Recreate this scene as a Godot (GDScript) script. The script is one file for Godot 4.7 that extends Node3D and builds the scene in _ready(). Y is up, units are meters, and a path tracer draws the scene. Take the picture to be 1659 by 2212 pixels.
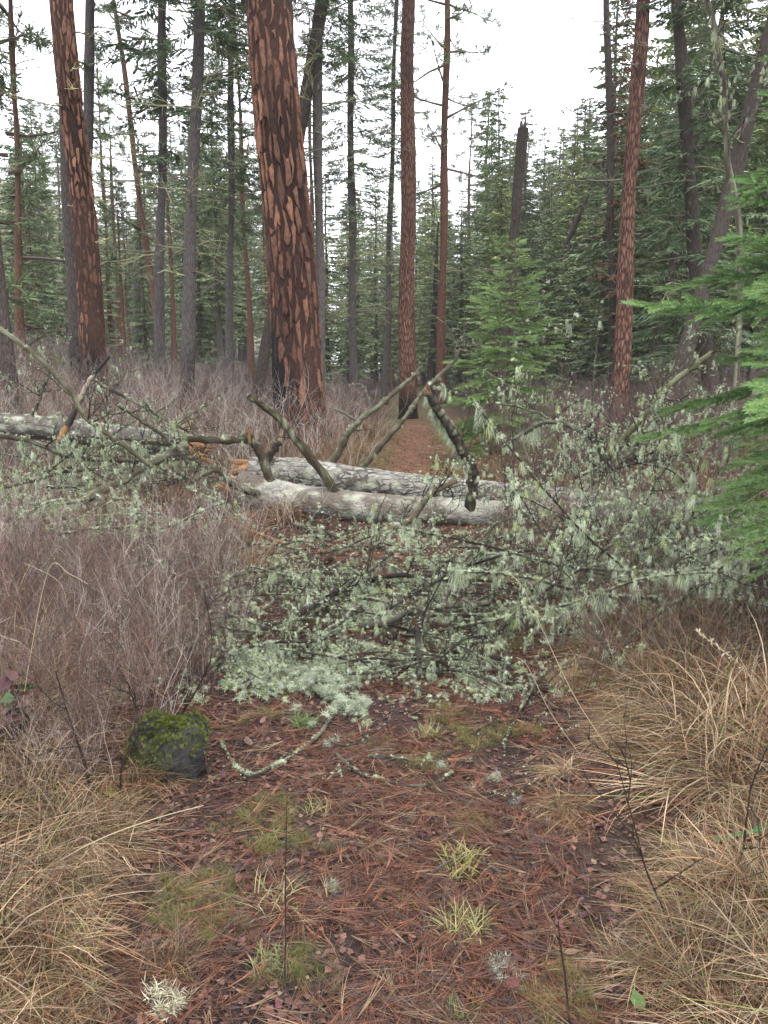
extends Node3D
# A forest trail blocked by two fallen, lichen-covered logs. Camera 1.6 m above the trail, looking along -Z and a little down.

const F := 1703.0                      # focal length, in pixels of a 1659 x 2212 frame
const PITCH := 0.178
const EYE := 1.6

var rng := RandomNumberGenerator.new()
var fn := FastNoiseLite.new()
var M := {}
var counts := {}

# ------------------------------------------------------------------ geometry helpers
class Geo:
	var v := PackedVector3Array()
	var n := PackedVector3Array()
	var c := PackedColorArray()
	var uv := PackedVector2Array()
	var ix := PackedInt32Array()

	func tube(p: PackedVector3Array, r: PackedFloat32Array, sides: int, c0: Color, c1: Color, us := 1.0, vs := 1.0, jit := 0.0, cap := true) -> void:
		var k := p.size()
		var t := (p[1] - p[0]).normalized()
		var nn := t.cross(Vector3(0.31, 0.2, 0.93)).normalized()
		if nn.length() < 0.5: nn = Vector3.RIGHT
		var first := v.size()
		var run := 0.0
		for i in k:
			t = (p[mini(i + 1, k - 1)] - p[maxi(i - 1, 0)]).normalized()
			nn = (nn - t * nn.dot(t)).normalized()
			var b := t.cross(nn)
			if i > 0: run += p[i].distance_to(p[i - 1])
			var cc := c0.lerp(c1, float(i) / (k - 1))
			for j in sides + 1:
				var a := TAU * j / sides
				var d := nn * cos(a) + b * sin(a)
				var rr := r[i]
				if jit > 0.0: rr *= 1.0 + jit * sin((j % sides) * 2.4 + i * 1.7 + run * 31.0) * cos(i * 2.9 + (j % sides))
				v.append(p[i] + d * rr)
				n.append(d)
				c.append(cc)
				uv.append(Vector2(us * j / sides, run * vs))
		for i in k - 1:
			for j in sides:
				var a := first + i * (sides + 1) + j
				var e := a + sides + 1
				ix.append_array(PackedInt32Array([a, e + 1, a + 1, a, e, e + 1]))
		if cap and r[k - 1] > 0.004:
			var m := v.size()
			v.append(p[k - 1] + t * r[k - 1] * 0.4); n.append(t); c.append(c1); uv.append(Vector2.ZERO)
			var l := first + (k - 1) * (sides + 1)
			for j in sides: ix.append_array(PackedInt32Array([l + j, m, l + j + 1]))

	func tri(a: Vector3, b: Vector3, d: Vector3, col: Color) -> void:
		var m := v.size()
		v.append(a); v.append(b); v.append(d)
		c.append(col); c.append(col); c.append(col)
		ix.append(m); ix.append(m + 1); ix.append(m + 2)

	func blade(a: Vector3, b: Vector3, side: Vector3, col: Color, col2: Color) -> void:   # a slim diamond from a to b
		var m := v.size()
		var q := a.lerp(b, 0.42)
		v.append(a); v.append(q + side); v.append(b); v.append(q - side)
		c.append(col); c.append(col2); c.append(col2); c.append(col)
		ix.append_array(PackedInt32Array([m, m + 1, m + 2, m, m + 2, m + 3]))

	func ribbon(p: PackedVector3Array, w: float, side: Vector3, c0: Color, c1: Color) -> void:
		var m := v.size()
		var k := p.size()
		for i in k:
			var f := float(i) / (k - 1)
			var ww := side * w * (1.0 - 0.85 * f * f)
			v.append(p[i] + ww); v.append(p[i] - ww)
			var cc := c0.lerp(c1, f)
			c.append(cc); c.append(cc)
		for i in k - 1:
			var a := m + i * 2
			ix.append_array(PackedInt32Array([a, a + 2, a + 1, a + 1, a + 2, a + 3]))

	func mesh() -> ArrayMesh:
		var arr := []
		arr.resize(Mesh.ARRAY_MAX)
		arr[Mesh.ARRAY_VERTEX] = v
		if n.size() == v.size(): arr[Mesh.ARRAY_NORMAL] = n
		if uv.size() == v.size(): arr[Mesh.ARRAY_TEX_UV] = uv
		arr[Mesh.ARRAY_COLOR] = c
		arr[Mesh.ARRAY_INDEX] = ix
		var m := ArrayMesh.new()
		m.add_surface_from_arrays(Mesh.PRIMITIVE_TRIANGLES, arr)
		return m

class Inst:
	var b := PackedFloat32Array()
	var count := 0
	func add(t: Transform3D, c: Color) -> void:
		var x := t.basis.x
		var y := t.basis.y
		var z := t.basis.z
		var o := t.origin
		b.append_array(PackedFloat32Array([x.x, y.x, z.x, o.x, x.y, y.y, z.y, o.y, x.z, y.z, z.z, o.z, c.r, c.g, c.b, 1.0]))
		count += 1

func numbered(s: String) -> String:
	var k: int = counts.get(s, 0)
	counts[s] = k + 1
	return s if k == 0 else "%s_%03d" % [s, k]

func tag(o: Node, label: String, category := "", group := "", kind := "") -> void:
	if label: o.set_meta("label", label)
	if category: o.set_meta("category", category)
	if group: o.set_meta("group", group)
	if kind: o.set_meta("kind", kind)

func thing(called: String, label: String, category: String, at := Vector3.ZERO, group := "") -> Node3D:
	var o := Node3D.new()
	o.name = numbered(called)
	add_child(o)
	o.position = at
	tag(o, label, category, group)
	return o

func part(called: String, m: Mesh, mat: Material, parent: Node) -> MeshInstance3D:
	var o := MeshInstance3D.new()
	o.name = numbered(called) if parent == self else called
	o.mesh = m
	o.material_override = null
	if m.get_surface_count(): (m as ArrayMesh).surface_set_material(0, mat)
	parent.add_child(o, true)
	return o

func scatter(called: String, m: ArrayMesh, mat: Material, inst: Inst, parent: Node) -> MultiMeshInstance3D:
	if inst.count == 0: return null
	var mm := MultiMesh.new()
	mm.transform_format = MultiMesh.TRANSFORM_3D
	mm.use_colors = true
	m.surface_set_material(0, mat)
	mm.mesh = m
	mm.instance_count = inst.count
	mm.buffer = inst.b
	var o := MultiMeshInstance3D.new()
	o.name = numbered(called) if parent == self else called
	o.multimesh = mm
	o.set_meta("kind", "stuff")
	parent.add_child(o, true)
	return o

func R(a: float, b: float) -> float: return rng.randf_range(a, b)

func rv(s := 1.0) -> Vector3: return Vector3(R(-s, s), R(-s, s), R(-s, s))

func grey(f: float) -> Color: return Color(f, f, f)

func turned(at: Vector3, yaw: float, s: float, tilt := 0.0) -> Transform3D:
	var b := Basis(Vector3.UP, yaw)
	if tilt != 0.0: b = Basis(Vector3(cos(yaw * 3.1), 0, sin(yaw * 3.1)), tilt) * b
	return Transform3D(b.scaled(Vector3(s, s, s)), at)

func along(at: Vector3, dir: Vector3, roll: float, s: Vector3) -> Transform3D:          # local +Y laid along dir
	var y := dir.normalized()
	var x := y.cross(Vector3(0.3, 0.1, 0.9)).normalized().rotated(y, roll)
	return Transform3D(Basis(x * s.x, y * s.y, x.cross(y) * s.z), at)

# ------------------------------------------------------------------ where things stand
func trail_x(z: float) -> float: return 0.03 - 0.035 * z + 0.12 * sin(z * 0.21)

func height(x: float, z: float) -> float:
	var dx := x - trail_x(z) if z > -60.0 else x - 2.2
	var a := absf(dx)
	var e := 0.09 * smoothstep(0.45, 1.5, a)
	var far := smoothstep(5.0, 17.0, -z)
	e += far * 0.17 * clampf(-dx - 3.3, 0.0, 26.0)
	e += far * 0.07 * clampf(dx - 3.0, 0.0, 20.0)
	e += minf(0.62 * maxf(0.0, -x - 42.0), 85.0) * smoothstep(20.0, 90.0, -z)
	e += minf(0.85 * maxf(0.0, x - 27.0), 100.0) * smoothstep(20.0, 80.0, -z)
	e += fn.get_noise_2d(x * 9.0, z * 9.0) * 0.10 * smoothstep(0.2, 1.5, a)
	e += fn.get_noise_2d(x * 60.0 + 50.0, z * 60.0) * 0.035
	return e

func ray(u: float, v: float) -> Vector3:
	var cx := (u - 829.5) / F
	var cy := (1106.0 - v) / F
	return Vector3(cx, cy * cos(PITCH) - sin(PITCH), -(cos(PITCH) + cy * sin(PITCH)))

func P(u: float, v: float, d: float) -> Vector3:
	var r := ray(u, v)
	return Vector3(0, EYE, 0) + r * (d / -r.z)

func G(u: float, v: float, lift := 0.0) -> Vector3:
	var r := ray(u, v)
	var t := 1.0
	while t < 90.0:
		var q := Vector3(0, EYE, 0) + r * t
		if q.y < height(q.x, q.z) + lift:
			var lo := t / 1.02
			for i in 8:
				var mid := (lo + t) / 2
				q = Vector3(0, EYE, 0) + r * mid
				if q.y < height(q.x, q.z) + lift: t = mid
				else: lo = mid
			return Vector3(0, EYE, 0) + r * t
		t *= 1.02
	return Vector3(0, EYE, 0) + r * 90.0

func ground(x: float, z: float, lift := 0.0) -> Vector3: return Vector3(x, height(x, z) + lift, z)

func smooth_path(p: Array, k := 5) -> PackedVector3Array:
	var out := PackedVector3Array()
	var n := p.size()
	for i in n - 1:
		var a: Vector3 = p[maxi(i - 1, 0)]
		var b: Vector3 = p[i]
		var c: Vector3 = p[i + 1]
		var d: Vector3 = p[mini(i + 2, n - 1)]
		for j in k: out.append(b.cubic_interpolate(c, a, d, float(j) / k))
	out.append(p[n - 1])
	return out

# ------------------------------------------------------------------ materials
func ramp(stops: Array) -> Gradient:
	var g := Gradient.new()
	var o := PackedFloat32Array()
	var c := PackedColorArray()
	for s in stops:
		o.append(s[0])
		c.append((s[1] as Color).linear_to_srgb())
	g.offsets = o
	g.colors = c
	return g

func noise_tex(kind: int, freq: float, sd: int, gradient: Gradient, size := 512, warp := 0.0, octaves := 4) -> NoiseTexture2D:
	var f := FastNoiseLite.new()
	f.seed = sd
	f.frequency = freq
	f.noise_type = kind
	f.fractal_octaves = octaves
	if kind == FastNoiseLite.TYPE_CELLULAR:
		f.cellular_return_type = FastNoiseLite.RETURN_DISTANCE2_SUB
		f.fractal_type = FastNoiseLite.FRACTAL_FBM
		f.fractal_octaves = 2
		f.fractal_gain = 0.3
	if warp > 0.0:
		f.domain_warp_enabled = true
		f.domain_warp_amplitude = warp
		f.domain_warp_frequency = freq * 0.9
	var t := NoiseTexture2D.new()
	t.width = size
	t.height = size
	t.seamless = true
	t.noise = f
	if gradient: t.color_ramp = gradient
	return t

func mat(col := Color.WHITE, rough := 0.9, tex: Texture2D = null, uvs := Vector3.ONE, bump: Texture2D = null, bump_cm := 0.0, back := 0.0) -> StandardMaterial3D:
	var m := StandardMaterial3D.new()
	m.vertex_color_use_as_albedo = true
	m.albedo_color = col.linear_to_srgb()
	m.roughness = rough
	m.metallic_specular = 0.35
	m.uv1_scale = uvs
	m.cull_mode = BaseMaterial3D.CULL_DISABLED
	if tex: m.albedo_texture = tex
	if bump:
		m.heightmap_enabled = true
		m.heightmap_texture = bump
		m.heightmap_scale = bump_cm
	if back > 0.0:
		m.backlight_enabled = true
		m.backlight = Color(back, back, back)
	return m

func make_materials() -> void:
	var cell := FastNoiseLite.TYPE_CELLULAR
	var simp := FastNoiseLite.TYPE_SIMPLEX_SMOOTH
	var bark_h := noise_tex(cell, 0.035, 5, null, 512, 14.0)
	var fine_h := noise_tex(simp, 0.03, 9, null, 512, 10.0, 5)
	var warm := noise_tex(cell, 0.035, 5, ramp([[0.0, Color(0.035, 0.018, 0.014)], [0.16, Color(0.06, 0.03, 0.022)], [0.34, Color(0.17, 0.095, 0.066)], [0.75, Color(0.25, 0.155, 0.115)], [1.0, Color(0.33, 0.225, 0.18)]]), 512, 14.0)
	var coarse := noise_tex(cell, 0.035, 5, ramp([[0.0, Color(0.35, 0.33, 0.32)], [0.25, Color(0.75, 0.74, 0.73)], [1.0, Color(1.0, 1.0, 1.0)]]), 512, 14.0)
	var mott := noise_tex(simp, 0.012, 21, ramp([[0.0, Color(0.45, 0.43, 0.42)], [0.5, Color(0.8, 0.8, 0.8)], [1.0, Color(1.0, 1.0, 1.0)]]), 512, 20.0, 6)
	M.plated = mat(Color.WHITE, 0.9, warm, Vector3.ONE, bark_h, 2.5)
	M.trunk = mat(Color.WHITE, 0.92, coarse, Vector3.ONE, bark_h, 2.0)
	M.furrow = mat(Color.WHITE, 0.95, coarse, Vector3.ONE, fine_h, 1.5)
	M.plate = mat(Color.WHITE, 0.88, mott, Vector3.ONE, fine_h, 1.2)
	var crack := noise_tex(cell, 0.014, 61, ramp([[0.0, Color(0.16, 0.14, 0.12)], [0.035, Color(0.45, 0.42, 0.38)], [0.09, Color(0.85, 0.84, 0.82)], [1.0, Color(1, 1, 1)]]), 512, 22.0)
	M.log = mat(Color.WHITE, 0.85, crack, Vector3(1.0, 0.7, 1), fine_h, 1.2)
	M.wood = mat(Color.WHITE, 0.8, mott, Vector3(6, 0.6, 1), fine_h, 0.5)
	M.limb = mat(Color.WHITE, 0.9, mott, Vector3(1, 3, 1), fine_h, 1.2)
	M.soil = mat(Color.WHITE, 0.9, noise_tex(simp, 0.02, 33, ramp([[0.0, Color(0.35, 0.33, 0.32)], [0.45, Color(0.8, 0.78, 0.76)], [0.7, Color(1, 1, 1)], [1.0, Color(1.0, 0.95, 0.88)]]), 1024, 25.0, 7), Vector3.ONE, noise_tex(simp, 0.05, 37, null, 1024, 12.0, 5), 3.0)
	M.plain = mat(Color.WHITE, 0.85)
	M.needle = mat(Color.WHITE, 0.55)
	M.grass = mat(Color.WHITE, 0.65, null, Vector3.ONE, null, 0.0, 0.3)
	M.leaf = mat(Color.WHITE, 0.6, null, Vector3.ONE, null, 0.0, 0.5)
	M.lichen = mat(Color.WHITE, 0.95, null, Vector3.ONE, null, 0.0, 0.5)
	M.rock = mat(Color.WHITE, 0.7, mott, Vector3(2, 2, 2), fine_h, 1.0)
	M.rock.uv1_triplanar = true

# ------------------------------------------------------------------ shared small meshes
var tuft: Array[ArrayMesh] = []
var beard: Array[ArrayMesh] = []
var fir_twig: ArrayMesh
var grass_clump: Array[ArrayMesh] = []
var mat_clump: Array[ArrayMesh] = []
var shrub: Array[ArrayMesh] = []
var needle_bundle: ArrayMesh
var flake: ArrayMesh

func make_tuft(hang: bool) -> ArrayMesh:
	var g := Geo.new()
	for i in (44 if hang else 46):
		var d := rv().normalized()
		if hang: d = (Vector3(d.x * 0.3, -1.0, d.z * 0.3) + rv(0.12)).normalized()
		else: d.y = absf(d.y) * 0.8 - 0.2
		var at := Vector3(R(-0.35, 0.35), R(-0.1, 0.1), R(-0.35, 0.35)) * (0.6 if hang else 0.9)
		var l := R(0.5, 1.9) if hang else R(0.35, 1.25)
		var p := PackedVector3Array()
		for k in 4:
			p.append(at)
			at += d * l / 3
			d = (d + rv(0.45 if hang else 0.85) + Vector3(0, -0.35 if hang else 0.02, 0)).normalized()
		var s := d.cross(rv()).normalized()
		var t := R(0.6, 1.2)
		g.ribbon(p, R(0.010, 0.024) if hang else R(0.018, 0.045), s, Color(t * 0.78, t * 0.82, t * 0.74), grey(t))
		if not hang:
			var q := p[1] + (p[2] - p[1]) * R(0, 1)
			g.blade(q, q + rv(0.5), rv(0.025), grey(t), grey(t * 1.1))
	return g.mesh()

func make_fir_twig() -> ArrayMesh:
	var g := Geo.new()
	var p := PackedVector3Array([Vector3.ZERO, Vector3(0, 0.5, 0.01), Vector3(0, 1, 0)])
	g.ribbon(p, 0.018, Vector3.RIGHT, Color(0.9, 0.6, 0.4), Color(0.8, 0.9, 0.6))
	for i in 60:
		var f := (i + 0.5) / 60.0
		var a := (0.0 if i % 2 else PI) + R(-0.95, 0.95)
		var d := Vector3(cos(a), 0.75 + 0.5 * f, sin(a) * 0.7 + 0.18).normalized()
		var l := 0.24 * (1.0 - 0.35 * absf(f - 0.45)) * R(0.8, 1.1)
		var at := Vector3(0, f, 0)
		var t := R(0.65, 1.0) + 0.25 * f
		g.blade(at, at + d * l, d.cross(rv()).normalized() * 0.014, grey(t * 0.9), Color(t * 1.05, t * 1.05, t * 0.95))
	return g.mesh()

func make_clump(matted: bool) -> ArrayMesh:
	var g := Geo.new()
	var lean := Vector3(R(-1, 1), 0, R(-1, 1)).normalized()
	for i in (84 if matted else 60):
		var d := Vector3(R(-1, 1), R(0.7, 2.2), R(-1, 1))
		if matted: d = Vector3(R(-0.9, 0.9), R(0.5, 1.5), R(-0.9, 0.9)) + lean * 0.5
		d = d.normalized()
		var at := Vector3(R(-0.09, 0.09), -0.02, R(-0.09, 0.09))
		var l := R(0.25, 0.62)
		var p := PackedVector3Array()
		var bend := R(0.15, 0.5) * (1.5 if matted else 0.75)
		var sway := rv(0.16)
		for k in 6:
			p.append(at)
			at += d * l / 5
			if at.y < 0.01 and d.y < 0: d.y *= -0.1
			d = (d + Vector3(d.x * 0.25, -bend, d.z * 0.25) + sway).normalized()
		var s := (p[5] - p[0]).cross(Vector3(R(-0.4, 0.4), 1, R(-0.4, 0.4))).normalized()
		var t := R(0.35, 1.3)
		var warm := R(0, 1)
		var c := Color(0.40, 0.30, 0.17).lerp(Color(0.36, 0.31, 0.23), warm) * t
		if R(0, 1) < 0.2: c = Color(0.17, 0.095, 0.055)
		if R(0, 1) < 0.05: c = Color(0.16, 0.20, 0.06)
		g.ribbon(p, R(0.0014, 0.0038), s, c * 0.7, c)
	return g.mesh()

func twig(g: Geo, at: Vector3, d: Vector3, l: float, r: float, depth: int, c: Color, wander: float, fork := 1.0) -> void:
	var p := PackedVector3Array()
	var rr := PackedFloat32Array()
	var k := 5 if depth > 0 else 4
	for i in k:
		p.append(at)
		rr.append(r * (1.0 - 0.7 * i / (k - 1)))
		if depth > 0 and i > 0:
			for s in (2 if R(0, 1) < 0.7 * fork else 1):
				if R(0, 1) < 0.85 * fork:
					var e := (d * 0.8 + rv(0.9) + Vector3(0, 0.25, 0)).normalized()
					twig(g, at, e, l * R(0.35, 0.6) * (1.0 - 0.4 * i / k), r * 0.6, depth - 1, c * R(0.85, 1.15), wander, fork)
		at += d * l / (k - 1)
		d = (d + rv(wander)).normalized()
	g.tube(p, rr, 3, c, c * 1.15, 1, 1, 0, false)

func make_shrub(stems: int, tall: float) -> ArrayMesh:
	var g := Geo.new()
	for i in stems:
		var d := Vector3(R(-0.5, 0.5), 1, R(-0.5, 0.5)).normalized()
		var c := Color(0.20, 0.175, 0.145).lerp(Color(0.135, 0.092, 0.07), R(0, 1)) * R(0.35, 1.3)
		if R(0, 1) < 0.25: c = Color(0.36, 0.33, 0.28)
		if R(0, 1) < 0.2: c = Color(0.10, 0.062, 0.05)
		twig(g, Vector3(R(-0.16, 0.16), -0.03, R(-0.16, 0.16)), d, tall * R(0.55, 1.0), R(0.0022, 0.0042), 2 if i % 2 == 0 else 1, c, 0.22)
	return g.mesh()

func make_small() -> void:
	for i in 4: tuft.append(make_tuft(false))
	for i in 3: beard.append(make_tuft(true))
	fir_twig = make_fir_twig()
	for i in 6: grass_clump.append(make_clump(false))
	for i in 6: mat_clump.append(make_clump(true))
	for i in 7: shrub.append(make_shrub(9, R(0.95, 1.35)))
	for i in 3:
		var sg := Geo.new()
		for k in 3:
			twig(sg, Vector3(R(-0.2, 0.2), -0.03, R(-0.2, 0.2)), Vector3(R(-0.35, 0.35), 1, R(-0.35, 0.35)).normalized(), R(0.8, 1.5), R(0.005, 0.008), 2, [Color(0.09, 0.06, 0.052), Color(0.34, 0.31, 0.26), Color(0.13, 0.075, 0.06)][i] * R(0.8, 1.2), 0.16, 0.7)
		shrub.append(sg.mesh())
	var g := Geo.new()
	for i in 3:
		var p := PackedVector3Array()
		var d := Vector3(0.05 * (i - 1), 0, 1).normalized()
		var at := Vector3.ZERO
		for k in 5:
			p.append(at)
			at += d * 0.25
			d = (d + Vector3(0.05 * (i - 1) + 0.05, 0.035, 0)).normalized()
		g.ribbon(p, 0.0075, Vector3(1, 0.5 * (i - 1), 0).normalized(), grey(0.9), grey(1.05))
	needle_bundle = g.mesh()
	g = Geo.new()
	g.tri(Vector3(-0.5, 0, -0.4), Vector3(0.5, 0.15, -0.3), Vector3(0.35, 0.05, 0.45), grey(1))
	g.tri(Vector3(-0.5, 0, -0.4), Vector3(0.35, 0.05, 0.45), Vector3(-0.4, 0.2, 0.5), grey(0.9))
	flake = g.mesh()

# ------------------------------------------------------------------ ground
func make_ground() -> void:
	var nx := 270
	var nz := 320
	var g := Geo.new()
	var xs := PackedFloat32Array()
	for i in nx + 1:
		var s := -1.0 + 2.0 * i / nx
		xs.append(7.0 * s + 500.0 * pow(absf(s), 5.0) * signf(s))
	for j in nz + 1:
		var t := -0.6 + 1.6 * j / nz
		var z := -(12.0 * t + 690.0 * pow(absf(t), 5.0) * signf(t))
		for i in nx + 1:
			var x := xs[i]
			var y := height(x, z)
			g.v.append(Vector3(x, y, z))
			g.uv.append(Vector2(x, z) * 0.8)
			var dx := absf(x - trail_x(z))
			var wob := fn.get_noise_2d(x * 25.0, z * 25.0)
			var wide := 1.0 + 0.9 * smoothstep(9.0, 11.0, -z)
			var m := 1.0 - smoothstep(0.4 * wide, 1.1 * wide, dx + wob * 0.5)
			var w2 := fn.get_noise_2d(x * 45.0 + 300.0, z * 45.0)
			var c := Color(0.068, 0.046, 0.033).lerp(Color(0.062, 0.038, 0.030), m)
			c = c.lerp(Color(0.036, 0.025, 0.022), clampf(w2 * 2.2, 0.0, 0.8))
			if z < -9.0:
				c = c.lerp(Color(0.15, 0.092, 0.052), m * smoothstep(9.0, 12.0, -z) * 0.9)
				c = c.lerp(Color(0.11, 0.12, 0.045), smoothstep(0.25, 0.5, dx) * (1.0 - smoothstep(0.6, 1.3, dx)) * 0.6)
			c = c.lerp(Color(0.30, 0.28, 0.19), smoothstep(7.0, 14.0, y) * (0.75 + w2 * 0.5))
			g.c.append(c)
	for j in nz:
		for i in nx:
			var a := j * (nx + 1) + i
			var b := a + nx + 1
			g.ix.append_array(PackedInt32Array([a, b, a + 1, a + 1, b, b + 1]))
	g.n.resize(g.v.size())
	for j in nz + 1:
		for i in nx + 1:
			var a := j * (nx + 1) + i
			var ex := g.v[j * (nx + 1) + mini(i + 1, nx)] - g.v[j * (nx + 1) + maxi(i - 1, 0)]
			var ez := g.v[maxi(j - 1, 0) * (nx + 1) + i] - g.v[mini(j + 1, nz) * (nx + 1) + i]
			var q := ez.cross(ex).normalized()
			g.n[a] = q if q.y > 0 else -q
	var o := part("ground", g.mesh(), M.soil, self)
	tag(o, "reddish brown forest floor with a worn needle-covered trail", "", "", "structure")

# ------------------------------------------------------------------ trees
func bark_colour(kind: String) -> Color:
	match kind:
		"grey": return Color(0.105, 0.094, 0.088)
		"dark": return Color(0.07, 0.058, 0.05)
		"red": return Color(0.15, 0.085, 0.06)
		"char": return Color(0.07, 0.058, 0.053)
		"rust": return Color(0.135, 0.068, 0.046)
	return Color(0.72, 0.68, 0.66)

func trunk_mesh(pts: PackedVector3Array, rad: PackedFloat32Array, sides: int, kind: String, char_h: float) -> ArrayMesh:
	var g := Geo.new()
	var c := bark_colour(kind)
	var girth := TAU * rad[0]
	g.tube(pts, rad, sides, c, c * 1.05, maxf(1.0, roundf(girth / 1.1)), 0.22 if kind == "plated" else 0.30, 0.06)
	for i in g.v.size():
		var q := g.v[i]
		var w := fn.get_noise_3d(q.x * 70.0, q.y * 18.0, q.z * 70.0)
		g.v[i] += g.n[i] * w * 0.05
		var shade := 1.0 + fn.get_noise_3d(q.x * 30.0 + 9.0, q.y * 9.0, q.z * 30.0) * 0.5
		var col := c * shade
		if char_h > 0.0:
			var k := smoothstep(char_h * 1.2, char_h * 0.4, q.y + w * 1.2 + fn.get_noise_2d(q.x * 60.0, q.z * 60.0) * 0.8)
			col = col.lerp(Color(0.014, 0.013, 0.013) if kind != "plated" else Color(0.1, 0.1, 0.1), k * 0.93)
		g.c[i] = col
	return g.mesh()

func dead_limbs(pts: PackedVector3Array, rad: PackedFloat32Array, count: int, lo: float, hi: float, long: float, mossy: float, sd: int) -> Array:
	rng.seed = sd
	var out := []
	var top := pts[pts.size() - 1]
	for i in count:
		var g := Geo.new()
		var y := R(lo, hi)
		var f := clampf(y / maxf(top.y, 0.1), 0.0, 1.0)
		var k := int(f * (pts.size() - 1))
		var at := pts[k]
		var a := R(0, TAU)
		var d := Vector3(cos(a), R(-0.25, 0.35), sin(a)).normalized()
		var l := long * R(0.25, 1.0)
		if R(0, 1) < 0.3: l *= 0.3
		var c := Color(0.11, 0.095, 0.085).lerp(Color(0.40, 0.42, 0.20), mossy * R(0.1, 1.0))
		at += d * rad[k] * 0.7
		at.y = y
		twig(g, at, d, l, R(0.016, 0.030), 2 if l > 0.7 else 1, c, 0.2, 0.85)
		out.append(g)
	return out

func tree(called: String, label: String, kind: String, d: float, a: Array, b: Array, tall: float, o := {}) -> Node3D:
	# a and b: [u, v, width] of the trunk at two heights of the frame, at the distance d
	var pa := P(a[0], a[1], d)
	var pb := P(b[0], b[1], d)
	var ra: float = a[2] / F * (pa - Vector3(0, EYE, 0)).dot(ray(829.5, 1106.0)) * 0.5 * 0.985
	var rb: float = b[2] / F * (pb - Vector3(0, EYE, 0)).dot(ray(829.5, 1106.0)) * 0.5 * 0.985
	var slope := (pb.x - pa.x) / (pb.y - pa.y)
	var gx := pa.x
	var gy := 0.0
	for i in 4:
		gy = height(gx, -d)
		gx = pa.x + slope * (gy - pa.y)
	var base := Vector3(gx, gy - 0.05, -d)
	var pts := PackedVector3Array()
	var rad := PackedFloat32Array()
	var k: int = o.get("rings", 40)
	var bow: float = o.get("bow", 0.0)
	for i in k + 1:
		var f := float(i) / k
		var y := tall * f
		var q := Vector3(slope * y + bow * sin(f * PI) + 0.03 * sin(y * 0.9 + d), y, 0.04 * sin(y * 0.6 + d * 2.0))
		var h := (y + base.y - pa.y) / (pb.y - pa.y)
		var r := lerpf(ra, rb, h)
		if h > 1.0: r = minf(r, rb) * (1.0 - clampf((h - 1.0) * (pb.y - pa.y) / maxf(tall + base.y - pb.y, 0.1), 0.0, 1.0) * (0.85 if not o.has("snag") else 0.0))
		r = maxf(r, 0.02) * (1.0 + 0.28 * exp(-y * 2.6))
		pts.append(q)
		rad.append(r)
	var t := thing(called, label, o.get("category", "tree"), base, o.get("group", ""))
	var m: Material = M.plated if kind == "plated" else M.trunk
	part("trunk", trunk_mesh(pts, rad, o.get("sides", 16), kind, o.get("char", 0.0)), m, t)
	if o.has("limbs"):
		var lo: float = o.get("from", 2.0)
		for g in dead_limbs(pts, rad, int(o.limbs * 1.5), lo, o.get("to", tall * 0.7), o.get("long", 1.2), o.get("mossy", 0.5), int(d * 100 + a[0])): part("dead_branch", g.mesh(), M.plain, t)
	if o.has("crown"):
		var cr := part("crown", crowns[o.crown], M.leaf, t)
		var s: float = o.get("crown_scale", 1.0)
		cr.position = Vector3(slope * (tall - 9.0 * s), tall - 9.0 * s, 0)
		cr.scale = Vector3(s, s, s)
		cr.rotation.y = d * 3.7
	t.set_meta("pts", pts)
	t.set_meta("rad", rad)
	return t

func joined(list: Array) -> ArrayMesh:
	var r := Geo.new()
	for g in list:
		var off := r.v.size()
		r.v.append_array(g.v); r.c.append_array(g.c); r.n.append_array(g.n); r.uv.append_array(g.uv)
		for q in g.ix: r.ix.append(q + off)
	return r.mesh()

var crowns := {}

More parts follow.
